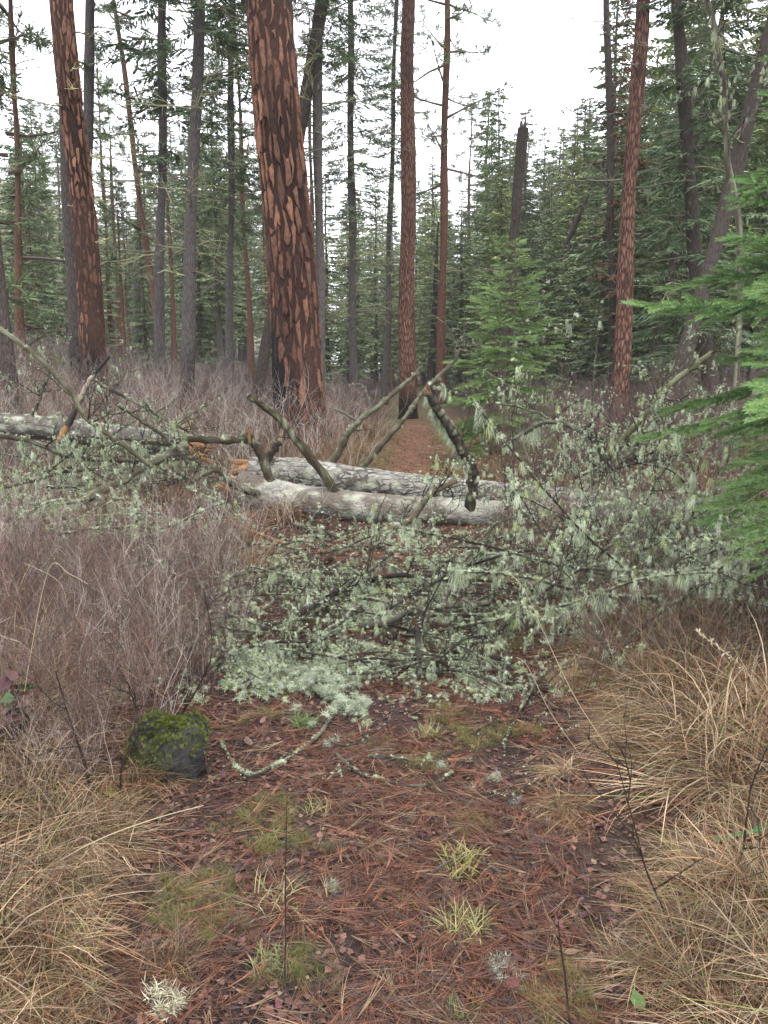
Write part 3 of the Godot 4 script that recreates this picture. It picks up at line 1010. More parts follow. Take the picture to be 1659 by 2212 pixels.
func near_trees() -> void:
	crowns["high"] = pine_crown(9.0, 0.5, 2.6, 22, Color(0.10, 0.145, 0.06), 31, 12)
	crowns["loose"] = pine_crown(9.0, -1.5, 1.7, 26, Color(0.10, 0.145, 0.065), 32, 11)
	crowns["fir"] = fir_mesh(9.0, -3.0, 1.9, Color(0.135, 0.19, 0.10), 0.15, 33, 0.0, 0.36)[0]
	var warm := func(q: Vector3) -> Color:
		var k := 0.45 + 0.9 * fn.get_noise_3d(q.x * 90.0, q.y * 30.0, q.z * 90.0) + R(-0.35, 0.35)
		if R(0, 1) < 0.14: return Color(0.11, 0.053, 0.037) * R(0.8, 1.4)
		return Color(0.10, 0.048, 0.033).lerp(Color(0.26, 0.132, 0.08), clampf(k, 0, 1)) * R(0.8, 1.15)
	# the giant
	var t := tree("ponderosa_pine", "giant pine with orange-brown bark plates and a fire-blackened foot beside the trail", "furrow", 17.0, [648, 850, 104], [583, 0, 95], 25.0, {"sides": 40, "rings": 90, "crown": "high", "crown_scale": 1.5, "limbs": 5, "from": 7.0, "to": 16.0, "long": 1.3, "mossy": 0.8})
	var trunk: MeshInstance3D = t.get_node("trunk")
	tint_trunk(trunk, Color(0.048, 0.025, 0.019), func(q: Vector3) -> float: return smoothstep(0.2, -0.15, q.x + 0.22 * q.y + fn.get_noise_2d(q.y * 60.0, q.x * 60.0) * 0.5) + smoothstep(0.9, 0.2, q.y))
	var giant_col := func(q: Vector3) -> Color:
		var c: Color = warm.call(q)
		var k := smoothstep(0.18, -0.10, q.x + 0.22 * q.y + R(-0.12, 0.12)) + smoothstep(0.6, 0.15, q.y) * 0.8
		return c.lerp(Color(0.016, 0.015, 0.015), clampf(k, 0, 0.97))
	plates(t, t.get_meta("pts"), t.get_meta("rad"), 0.15, 13.0, 0.112, 0.62, 0.030, 0.036, giant_col, 300, M.plate, 0.95, 5, 0.9)
	for m in ["pts", "rad"]: t.remove_meta(m)
	# the second big one, on the left, and its blackened twin
	t = tree("ponderosa_pine", "tall pine with orange plated bark, in front of a blackened trunk", "furrow", 17.0, [193, 650, 51], [136, 0, 46], 25.0, {"sides": 28, "rings": 80, "crown": "high", "crown_scale": 1.3, "limbs": 12, "from": 3.5, "to": 14.0, "long": 0.6, "mossy": 1.0})
	tint_trunk(t.get_node("trunk"), Color(0.05, 0.027, 0.02), func(q: Vector3) -> float: return smoothstep(1.6, 0.4, q.y + fn.get_noise_2d(q.x * 80.0, q.z * 80.0)))
	var left_col := func(q: Vector3) -> Color:
		var c: Color = warm.call(q)
		return c.lerp(Color(0.03, 0.025, 0.022), clampf(smoothstep(1.7, 0.5, q.y), 0, 0.95))
	plates(t, t.get_meta("pts"), t.get_meta("rad"), 0.1, 11.0, 0.075, 0.36, 0.021, 0.020, left_col, 300, M.plate, 0.95, 9, 0.9)
	for m in ["pts", "rad"]: t.remove_meta(m)
	# kind, distance, [u, v, width] twice, height
	var rows := [
		["fire_scarred_pine", "blackened dark trunk standing right behind the left plated pine", "char", 18.6, [160, 600, 32], [140, 200, 27], 22.0, {"crown": "high", "char": 2.0, "limbs": 6, "from": 4.0}],
		["pine_tree", "straight grey trunk peeping out behind the left plated pine's top", "grey", 21.0, [183, 500, 21], [196, 0, 20], 23.0, {"crown": "high", "limbs": 10, "from": 6.0, "mossy": 0.7}],
		["pine_tree", "slim reddish pine with drooping grey-green needles at the left edge", "red", 22.0, [43, 600, 16], [27, 100, 12], 15.0, {"crown": "loose", "limbs": 22, "from": 2.5, "crown_scale": 1.5}],
		["pine_tree", "reddish grey trunk cut off by the left edge of the view", "dark", 15.0, [2, 650, 30], [-20, 400, 27], 20.0, {"crown": "high", "limbs": 4, "from": 4.0}],
		["pine_tree", "thin orange-barked pine leaning left, tufted on one side", "red", 30.0, [328, 620, 13], [250, 20, 10], 18.0, {"crown": "loose", "crown_scale": 1.25, "limbs": 12, "from": 5.0}],
		["pine_tree", "bare dark grey trunk right of the leaning orange pine", "grey", 21.0, [346, 680, 21], [352, 0, 18], 22.0, {"crown": "fir", "char": 1.5, "limbs": 40, "from": 3.0, "mossy": 0.5, "long": 1.8, "crown_scale": 1.3}],
		["pine_tree", "thicker dark grey trunk with a yellow-mossed side branch, blackened at its foot", "grey", 19.0, [405, 700, 28], [421, 0, 24], 24.0, {"crown": "fir", "char": 2.2, "limbs": 40, "from": 3.0, "mossy": 0.7, "bow": 0.08, "long": 1.9, "crown_scale": 1.3}],
		["pine_tree", "medium grey trunk with a green fir top behind it, left of the giant", "grey", 27.0, [497, 680, 16], [501, 0, 14], 21.0, {"crown": "fir", "crown_scale": 1.25, "limbs": 60, "from": 3.5, "mossy": 0.8, "long": 1.7}],
		["pine_tree", "thin reddish trunk between the grey one and the giant", "red", 30.0, [537, 660, 11], [514, 180, 7], 17.0, {"crown": "loose", "crown_scale": 1.15, "limbs": 16, "from": 4.0}],
		["pine_tree", "dark trunk leaning right that crosses behind the giant", "dark", 23.0, [576, 740, 23], [694, 0, 27], 22.0, {"crown": "high", "limbs": 26, "from": 6.0, "mossy": 0.6, "long": 1.8}],
		["pine_tree", "dark grey upright trunk just right of the giant", "grey", 23.0, [691, 750, 21], [687, 100, 19], 22.0, {"crown": "fir", "limbs": 34, "from": 4.5, "mossy": 0.7, "long": 1.9}],
		["pine_tree", "very thin rusty trunk glimpsed beside the giant's right flank", "rust", 38.0, [673, 450, 8], [670, 250, 7], 17.0, {"crown": "loose", "crown_scale": 0.7, "limbs": 8, "from": 4.0}],
		["fir_tree", "slim grey trunk with many lichened dead twigs, left of the trail's far bend", "grey", 33.0, [764, 850, 17], [756, 0, 14], 24.0, {"crown": "fir", "crown_scale": 1.35, "limbs": 90, "from": 3.0, "mossy": 0.9, "long": 2.1}],
		["fir_tree", "thin greyish trunk leaning right, left of the flaky brown pine", "grey", 36.0, [835, 750, 13], [856, 0, 9], 22.0, {"crown": "fir", "limbs": 44, "from": 4.0, "mossy": 0.8, "long": 1.7}],
		["pine_tree", "straight pine with flaky pinkish brown bark at the trail's far end", "plated", 26.6, [880, 850, 36], [882, 0, 29], 26.0, {"crown": "high", "limbs": 7, "from": 8.0, "char": 1.6, "sides": 26, "rings": 80, "crown_scale": 1.2}],
		["pine_tree", "reddish brown slim pine with hanging needle tufts at the top", "rust", 33.0, [954, 720, 18], [966, 0, 14], 18.4, {"crown": "high", "crown_scale": 1.15, "limbs": 14, "from": 4.5, "mossy": 0.6}],
		["pine_tree", "short dark burnt trunk left of the slim reddish pine", "char", 36.0, [936, 720, 15], [942, 600, 14], 8.0, {"crown": "fir", "crown_scale": 0.5, "limbs": 14, "from": 3.0}],
		["dead_snag", "dark broken-topped snag leaning right above the young bright fir", "dark", 24.0, [1106, 580, 23], [1132, 250, 23], 8.3, {"snag": true, "limbs": 22, "from": 2.0, "to": 8.0, "long": 0.8, "mossy": 0.1, "category": "snag"}],
		["fir_tree", "dying fir with rusty red needles on the right", "dark", 30.0, [1322, 600, 14], [1313, 50, 17], 19.0, {"limbs": 20, "from": 4.0}],
		["pine_tree", "thick red-brown pine with stubby broken limbs on the right", "plated", 19.0, [1351, 600, 33], [1388, 0, 29], 22.0, {"crown": "high", "limbs": 22, "from": 4.5, "to": 12.0, "long": 1.9, "mossy": 0.15, "sides": 24}],
		["fir_tree", "dark sinuous trunk with dense dark boughs right of the red-brown pine", "dark", 20.0, [1521, 600, 30], [1484, 0, 22], 20.0, {"crown": "fir", "crown_scale": 1.6, "limbs": 40, "from": 2.5, "mossy": 0.4, "long": 2.0, "bow": -0.25}],
		["pine_tree", "reddish grey trunk leaning right near the upper right corner", "dark", 16.0, [1596, 330, 30], [1652, 120, 28], 18.0, {"crown": "high", "limbs": 14, "from": 3.0, "mossy": 0.5, "long": 1.4}],
		["dead_snag", "weathered grey broken snag between the leaning orange pine and the left plated pine", "grey", 34.0, [298, 640, 14], [298, 450, 8], 7.0, {"snag": true, "category": "snag", "limbs": 8, "from": 3.0}],
		["pine_tree", "thin rusty sapling nearest to the left plated pine's right side", "rust", 40.0, [234, 600, 8], [219, 330, 6], 15.0, {"crown": "loose", "crown_scale": 0.7, "limbs": 9, "from": 4.0}],
		["pine_tree", "thin rusty sapling beside the weathered grey snag", "rust", 42.0, [252, 600, 8], [243, 420, 7], 14.0, {"crown": "loose", "crown_scale": 0.7, "limbs": 9, "from": 4.0}],
		["pine_tree", "slender leaning dark trunk right of the broken snag, half hidden by boughs", "dark", 27.0, [1470, 480, 15], [1500, 330, 13], 15.0, {"crown": "fir", "crown_scale": 1.1, "limbs": 22, "from": 3.0, "mossy": 0.5, "long": 1.6}],
		["fir_tree", "leaning dark stem between the young fir and the dying red fir", "dark", 31.0, [1215, 545, 12], [1262, 440, 9], 8.0, {"limbs": 12, "from": 2.0, "mossy": 0.4}],
	]
	for r in rows:
		t = tree(r[0], r[1], r[2], r[3], r[4], r[5], r[6], r[7])
		if r[0] == "dead_snag":
			var pts: PackedVector3Array = t.get_meta("pts")
			var rad: PackedFloat32Array = t.get_meta("rad")
			rng.seed = int(r[3] * 10)
			var k := pts.size() - 1
			splinters(t, pts[k], (pts[k] - pts[k - 1]).normalized(), rad[k], 7, 0.45, Color(0.10, 0.08, 0.07), Color(0.18, 0.15, 0.12))
		if r[0] == "fir_tree" and r[1].begins_with("dying"):
			var g: ArrayMesh = fir_mesh(17.0, 3.5, 1.6, Color(0.07, 0.085, 0.05), 0.35, 77, 0.75, 0.5)[0]
			part("crown", g, M.leaf, t)
		for m in ["pts", "rad"]: t.remove_meta(m)
	# a bare, mossy, crooked little tree near the right
	limb("bare_tree", "crooked leafless little tree with mossy bark, upper right", [ground(5.3, -12.0, -0.1), P(1600, 560, 12.0), P(1572, 350, 12.0), P(1562, 170, 12.0), P(1530, 0, 12.0), P(1490, -160, 12.0)], 0.05, 0.03, {"category": "tree", "bark": Color(0.12, 0.10, 0.075), "crust": 0.3, "lichen": 10.0, "tuft": 0.10, "drape": 0.7, "sides": 14, "side_len": 1.1, "side_from": 0.4})

func tint_trunk(o: MeshInstance3D, c: Color, black: Callable) -> void:
	var arr := o.mesh.surface_get_arrays(0)
	var v: PackedVector3Array = arr[Mesh.ARRAY_VERTEX]
	var col: PackedColorArray = arr[Mesh.ARRAY_COLOR]
	for i in v.size():
		col[i] = (c * (1.0 + fn.get_noise_3d(v[i].x * 40.0, v[i].y * 20.0, v[i].z * 40.0) * 0.8)).lerp(Color(0.014, 0.013, 0.013), clampf(black.call(v[i]), 0.0, 0.97))
	arr[Mesh.ARRAY_COLOR] = col
	var m := ArrayMesh.new()
	m.add_surface_from_arrays(Mesh.PRIMITIVE_TRIANGLES, arr)
	m.surface_set_material(0, M.furrow)
	o.mesh = m

const ORDINAL := ["first", "second", "third", "fourth", "fifth", "sixth", "seventh", "eighth", "ninth", "tenth", "eleventh", "twelfth", "thirteenth", "fourteenth", "fifteenth", "sixteenth", "seventeenth", "eighteenth", "nineteenth"]

func nth_word(i: int) -> String:
	if i < 19: return ORDINAL[i]
	var tens := ["twent", "thirt", "fort", "fift", "sixt", "sevent"]
	var k := i + 1
	if k % 10 == 0: return tens[k / 10 - 2] + "ieth"
	return tens[k / 10 - 2] + "y-" + ORDINAL[k % 10 - 1]

func far_trees() -> void:
	var protos := []
	var tones := [Color(0.215, 0.27, 0.135), Color(0.25, 0.295, 0.14), Color(0.19, 0.25, 0.13), Color(0.22, 0.27, 0.145), Color(0.26, 0.305, 0.135), Color(0.20, 0.255, 0.135)]
	for i in 6:
		var tall := 18.0
		var made := fir_mesh(tall, [2.2, 3.5, 1.2, 5.0, 3.0, 1.8][i], [3.0, 2.5, 3.6, 2.7, 3.2, 2.4][i], tones[i], [0.12, 0.28, 0.1, 0.3, 0.2, 0.15][i], 400 + i)
		var g: Geo = made[1]
		rng.seed = 500 + i
		var pts := PackedVector3Array()
		var rad := PackedFloat32Array()
		for k in 19:
			pts.append(Vector3(0.06 * sin(k * 0.8), k, 0.05 * sin(k * 0.6 + i)))
			rad.append(0.19 * (1.0 - k / 19.0) + 0.015)
		g.tube(pts, rad, 8, Color(0.10, 0.085, 0.075), Color(0.10, 0.085, 0.07), 1, 0.3, 0.05)
		var dead := dead_limbs(pts, rad, 26, 1.2, 7.0, 1.5, 0.6, 900 + i)
		var o := Node3D.new()
		part("trunk", g.mesh(), M.plain, o)
		part("crown", made[0], M.leaf, o)
		part("dead_twigs", joined(dead), M.plain, o).set_meta("kind", "stuff")
		protos.append(o)
	for i in 2:
		var o := Node3D.new()
		var pts := PackedVector3Array()
		var rad := PackedFloat32Array()
		for k in 20:
			pts.append(Vector3(0.08 * sin(k * 0.5 + i), k * 0.95, 0.05 * sin(k * 0.6)))
			rad.append(0.20 * (1.0 - k / 20.5))
		part("trunk", trunk_mesh(pts, rad, 10, "red", 0.0), M.trunk, o)
		part("crown", pine_crown(18.5, 7.0, 2.1, 34, Color(0.075, 0.10, 0.045), 610 + i, 8), M.leaf, o)
		part("dead_twigs", joined(dead_limbs(pts, rad, 16, 2.0, 9.0, 1.2, 0.5, 940 + i)), M.plain, o).set_meta("kind", "stuff")
		protos.append(o)
	rng.seed = 71
	# standing trunks by which the trees of the far stand can be found, from left to right
	var marks := [[-400, ""], [43, "the left edge's reddish pine"], [192, "the left plated pine"], [346, "the first dark grey trunk"], [405, "the thicker grey trunk"], [497, "the medium grey trunk"], [640, "the giant pine"], [764, "the slim grey lichened trunk"], [880, "the flaky brown pine"], [954, "the slim reddish pine"], [1106, "the broken snag"], [1322, "the dying red fir"], [1351, "the thick red-brown pine"], [1521, "the dark sinuous trunk"], [2100, ""]]
	var gaps := {}
	var made_n := 0
	var spots := []
	var tries := 0
	while made_n < 290 and tries < 6000:
		tries += 1
		var z := -R(27.0, 120.0) if made_n < 215 else -R(110.0, 240.0)
		var u := R(-150, 1760)
		var x := (u - 829.5) / F * -z * 1.0
		if absf(x - trail_x(z)) < 1.8 and z > -45: continue
		if u > 660 and u < 1060 and z > -42: continue
		if u < 700 and z > -38 and R(0, 1) < 0.45: continue
		if u < 330 and z < -40 and R(0, 1) < 0.6: continue
		if u > 1290 and R(0, 1) < 0.3: continue
		var ok := true
		for s in spots:
			if Vector2(x, z).distance_to(s) < (1.7 if z > -120 else 4.0):
				ok = false
				break
		if not ok: continue
		spots.append(Vector2(x, z))
		var y := height(x, z)
		var k := rng.randi_range(0, 5)
		if R(0, 1) < (0.3 if u < 640 else 0.08): k = rng.randi_range(6, 7)
		# tree tops follow the skyline of the stand
		var vt := R(170, 470)
		if u > 640 and u < 900: vt = R(360, 600)
		elif u >= 900 and u < 1290: vt = R(150, 420) + (0.0 if u > 1000 else 130.0)
		elif u >= 1290: vt = R(-250, 260)
		var tall := clampf(P(u, vt, -z).y - y, 5.0, 25.0)
		var o: Node3D = protos[k].duplicate()
		o.name = numbered("fir_tree" if k < 6 else "pine_tree")
		add_child(o)
		o.position = Vector3(x, y - 0.1, z)
		o.rotation.y = R(0, TAU)
		var s := tall / 18.0
		o.scale = Vector3(s * R(0.95, 1.25), s, s * R(0.95, 1.25))
		var gap := 0
		while gap < marks.size() - 2 and u > marks[gap + 1][0]: gap += 1
		if not gaps.has(gap): gaps[gap] = []
		gaps[gap].append([u, o, k < 6])
		made_n += 1
	for gap in gaps:
		var list: Array = gaps[gap]
		list.sort_custom(func(p, q): return p[0] < q[0])
		for i in list.size():
			var w: String = "fir" if list[i][2] else "pine"
			var lab := ""
			var nth: String = nth_word(i)
			if gap == 0: lab = "far %s outside %s, %s from the left" % [w, marks[1][1], nth]
			elif gap == marks.size() - 2: lab = "far %s beyond %s, %s from the left" % [w, marks[gap][1], nth]
			else: lab = "far %s, %s from left between %s and %s" % [w, nth, (marks[gap][1] as String).replace("the ", ""), (marks[gap + 1][1] as String).replace("the ", "")]
			tag(list[i][1], lab, "tree", "trees of the far stand")
	for o in protos: o.free()

func firs() -> void:
	var b := ground(2.95, -12.6)
	needled_fir("young_fir", "young bright green fir at the trail's right edge, below the broken snag", ground(P(1097, 800, 13.6).x, -13.6), 3.75, 1.15, 0.25, Color(0.15, 0.24, 0.09), 0.13, 0.10, 81)
	needled_fir("foreground_fir", "vivid green fir boughs reaching in from the right edge", ground(2.75, -4.1), 3.75, 1.72, 1.5, Color(0.115, 0.22, 0.085), 0.095, 0.055, 82, 2.3)

func logs() -> void:
	rng.seed = 301
	# front log: lies across the trail; z about -8.3
	var pale := Color(0.37, 0.36, 0.315)
	var a0 := P(520, 1052, 8.75)
	var a := [a0, P(610, 1073, 8.6), P(727, 1090, 8.45), P(899, 1105, 8.3), P(1118, 1112, 8.2), P(1420, 1114, 8.25), P(1560, 1116, 8.3)]
	var t := log_thing("fallen_log", "front fallen log across the trail, smooth pale grey bark", a, 0.180, 0.14, pale, Color(0.12, 0.10, 0.08), 3.0)
	var pts: PackedVector3Array = t.get_meta("pts")
	splinters(t, pts[0], (pts[0] - pts[1]).normalized(), 0.15, 14, 0.35, Color(0.40, 0.19, 0.08))
	var grey_col := func(q: Vector3) -> Color: return Color(0.37, 0.36, 0.32).lerp(Color(0.26, 0.25, 0.215), R(0, 1)) * R(0.75, 1.1)
	plates(t, pts, t.get_meta("rad"), 0.1, 4.5, 0.13, 0.26, 0.012, 0.004, grey_col, 200, M.plate, 0.30, 14, 1.25)
	var b := [P(545, 1020, 9.5), P(640, 1022, 9.4), P(760, 1038, 9.2), P(900, 1056, 9.0), P(1050, 1068, 8.9), P(1200, 1082, 8.9), P(1420, 1092, 9.0), P(1560, 1098, 9.0)]
	var s := log_thing("fallen_log", "rear fallen log across the trail, furrowed grey bark, splintered left end", b, 0.185, 0.13, Color(0.19, 0.175, 0.15), Color(0.08, 0.07, 0.06), 40.0)
	pts = s.get_meta("pts")
	splinters(s, pts[0], (pts[0] - pts[1]).normalized(), 0.16, 18, 0.42, Color(0.42, 0.20, 0.085))
	plates(s, pts, s.get_meta("rad"), 0.05, 4.6, 0.065, 0.125, 0.010, 0.007, grey_col, 300, M.plate, 0.97, 15, 1.2)
	# the butt ends lying further left
	var c := [P(-60, 915, 10.4), P(110, 925, 10.2), P(250, 945, 10.0), P(420, 968, 9.7)]
	var w := log_thing("fallen_log", "grey weathered log behind the left tangle with torn orange wood at its end", c, 0.150, 0.155, Color(0.10, 0.09, 0.08), Color(0.09, 0.08, 0.07), 80.0)
	pts = w.get_meta("pts")
	var e := pts.size() - 1
	for o in [[w, pts[e], (pts[e] - pts[e - 1]).normalized(), 0.155], [s, (s.get_meta("pts") as PackedVector3Array)[0], Vector3(-1, 0.1, 0.35).normalized(), 0.16]]:
		var tg := Geo.new()
		var q0: Vector3 = o[1] - o[2] * 0.04
		tg.tube(PackedVector3Array([q0, q0 + o[2] * 0.08, q0 + o[2] * 0.13 + Vector3(0.01, 0.03, 0), q0 + o[2] * 0.17 + Vector3(0, 0.05, 0.02)]), PackedFloat32Array([o[3], o[3] * 0.9, o[3] * 0.55, o[3] * 0.2]), 14, Color(0.36, 0.16, 0.06), Color(0.46, 0.27, 0.13), 2, 6, 0.22)
		part("torn_wood", tg.mesh(), M.wood, o[0])
	splinters(w, pts[e], (pts[e] - pts[e - 1]).normalized(), 0.15, 16, 0.30, Color(0.42, 0.18, 0.065))
	splinters(w, pts[e - 6] + Vector3(0.03, 0.15, 0), Vector3(0.05, 1, 0), 0.07, 5, 0.30, Color(0.62, 0.42, 0.22))
	for o in [t, s, w]:
		var i := [Inst.new(), Inst.new()]
		var pp: PackedVector3Array = o.get_meta("pts")
		var rr: PackedFloat32Array = o.get_meta("rad")
		for k in 260:
			var n := rng.randi_range(0, pp.size() - 2)
			var ax := (pp[n + 1] - pp[n]).normalized()
			var side := ax.cross(Vector3.UP).normalized()
			var an := R(-1.4, 1.4)
			var dir := Vector3.UP * cos(an) + side * sin(an)
			if fn.get_noise_1d(n * 22.0) < -0.1 and o != w: continue
			i[0].add(turned(pp[n] + dir * rr[n] * 1.0, R(0, TAU), R(0.012, 0.045), an), lichen_colour())
		scatter("lichen", tuft[0], M.lichen, i[0], o)
		for m in ["pts", "rad"]: o.remove_meta(m)
	# limbs that still stand on the logs
	var mossy := Color(0.12, 0.10, 0.065)
	t = limb("broken_limb", "tall curved dark limb with a rust-red broken tip, standing on the front log", [P(1012, 1118, 8.15), P(1022, 1022, 8.1), P(1000, 977, 8.1), P(974, 927, 8.1), P(944, 882, 8.1), P(926, 851, 8.1)], 0.062, 0.040, {"bark": Color(0.05, 0.04, 0.032), "crust": -0.1, "lichen": 6.0, "tuft": 0.03, "fine": 14, "sides": 5, "side_len": 0.16, "drape": 0.3})
	pts = t.get_meta("pts")
	splinters(t, pts[pts.size() - 1], Vector3(-0.3, 1, 0).normalized(), 0.036, 6, 0.10, Color(0.32, 0.09, 0.03))
	var bi := Inst.new()
	for k in 34:
		var q := pts[rng.randi_range(13, pts.size() - 4)]
		bi.add(turned(q + Vector3(-0.045, R(-0.04, 0.0), R(-0.03, 0.02)), R(0, TAU), R(0.04, 0.085)), lichen_colour() * 0.9)
	scatter("lichen_beard", beard[0], M.lichen, bi, t)
	t = limb("broken_limb", "straight mossy limb leaning left off the front log, before the giant pine", [P(738, 1082, 8.4), P(695, 1022, 8.4), P(650, 962, 8.4), P(610, 912, 8.4), P(575, 882, 8.4), P(537, 855, 8.4)], 0.050, 0.030, {"bark": Color(0.085, 0.068, 0.042), "crust": 0.0, "lichen": 14.0, "tuft": 0.03, "sides": 4, "side_len": 0.2, "drape": 0.5})
	splinters(t, (t.get_meta("pts") as PackedVector3Array)[26], Vector3(-0.6, 0.6, 0.2).normalized(), 0.03, 3, 0.14, Color(0.45, 0.20, 0.09))
	t = limb("broken_limb", "mossy limb rising from the front log to an orange broken elbow", [P(600, 1062, 8.6), P(585, 1037, 8.6), P(563, 980, 8.6), P(541, 944, 8.6)], 0.055, 0.045, {"bark": Color(0.10, 0.08, 0.05), "crust": 0.1, "lichen": 16.0, "tuft": 0.035, "sides": 3, "side_len": 0.25, "drape": 0.4})
	splinters(t, (t.get_meta("pts") as PackedVector3Array)[18] + Vector3(0, 0.0, 0.02), Vector3(0.1, 1, 0.4).normalized(), 0.05, 7, 0.09, Color(0.46, 0.17, 0.04))
	limb("broken_limb", "level lichened limb running left from the orange elbow", [P(537, 945, 8.6), P(480, 951, 8.6), P(412, 948, 8.6), P(350, 958, 8.6), P(280, 950, 8.7), P(165, 942, 8.9)], 0.050, 0.012, {"bark": Color(0.11, 0.09, 0.06), "crust": 0.15, "lichen": 40.0, "tuft": 0.045, "sides": 8, "side_len": 0.4, "drape": 0.6})
	limb("standing_branch", "pale lichened branch curving up right from the rear log, nearer the giant pine", [P(710, 1004, 9.4), P(735, 972, 9.3), P(750, 937, 9.2), P(780, 907, 9.2), P(829, 868, 9.2), P(859, 842, 9.2), P(899, 807, 9.2), P(909, 784, 9.2)], 0.048, 0.018, {"fine": 9, "bark": Color(0.19, 0.17, 0.115), "crust": 0.3, "lichen": 26.0, "tuft": 0.03, "sides": 3, "side_len": 0.25, "drape": 0.1})
	limb("standing_branch", "lichened crooked twig forking upward on the pale curving branch", [P(800, 880, 9.2), P(795, 857, 9.2), P(782, 832, 9.2), P(752, 831, 9.2)], 0.018, 0.008, {"bark": Color(0.24, 0.22, 0.17), "crust": 0.4, "lichen": 40.0, "tuft": 0.03, "sides": 2, "side_len": 0.15})
	limb("standing_branch", "short lichened stub pointing left on the pale curving branch", [P(768, 908, 9.2), P(745, 893, 9.2), P(720, 884, 9.2)], 0.020, 0.012, {"bark": Color(0.24, 0.22, 0.17), "crust": 0.4, "lichen": 40.0, "tuft": 0.03, "sides": 1, "side_len": 0.15})
	limb("standing_branch", "long lichened branch rising right over the trail to a hooked twiggy top", [P(780, 1014, 9.3), P(829, 957, 9.1), P(879, 897, 9.0), P(914, 847, 9.0), P(979, 782, 9.0), P(994, 757, 9.0), P(1014, 762, 9.0)], 0.038, 0.012, {"fine": 10, "bark": Color(0.17, 0.15, 0.10), "crust": 0.3, "lichen": 34.0, "tuft": 0.035, "sides": 7, "side_len": 0.45, "side_from": 0.5, "drape": 0.2})
	limb("thin_branch", "thin bare arching twig above the hooked branch top", [P(984, 760, 9.0), P(980, 735, 9.0), P(962, 700, 9.0), P(919, 672, 9.0)], 0.008, 0.003, {"bark": Color(0.22, 0.19, 0.17), "lichen": 3.0, "sides": 2, "side_len": 0.2})
	limb("broken_limb", "pale broken limb with torn tip, lying over the front log", [P(600, 1194, 7.4), P(665, 1179, 7.5), P(750, 1159, 7.6), P(829, 1146, 7.7), P(884, 1124, 7.8), P(929, 1069, 7.8), P(984, 1036, 7.8)], 0.018, 0.036, {"bark": Color(0.12, 0.10, 0.07), "bark_tip": Color(0.30, 0.25, 0.15), "crust": 0.15, "lichen": 26.0, "tuft": 0.04, "sides": 9, "side_len": 0.5, "drape": 0.4})
	limb("thin_branch", "thin dark branch hanging down in front of the front log's middle", [P(939, 1089, 7.75), P(924, 1154, 7.3), P(919, 1224, 6.9), P(917, 1292, 6.4)], 0.018, 0.012, {"bark": Color(0.14, 0.11, 0.08), "lichen": 40.0, "tuft": 0.045, "sides": 5, "side_len": 0.35, "drape": 0.6})
	t = limb("broken_limb", "dark stub with a pale splintered top behind the front log's left end", [P(575, 1000, 9.3), P(592, 970, 9.3), P(604, 955, 9.3)], 0.045, 0.040, {"bark": Color(0.08, 0.065, 0.05), "lichen": 8.0, "sides": 1, "side_len": 0.2})
	splinters(t, (t.get_meta("pts") as PackedVector3Array)[12], Vector3(0.1, 1, 0), 0.035, 6, 0.2, Color(0.60, 0.42, 0.24))

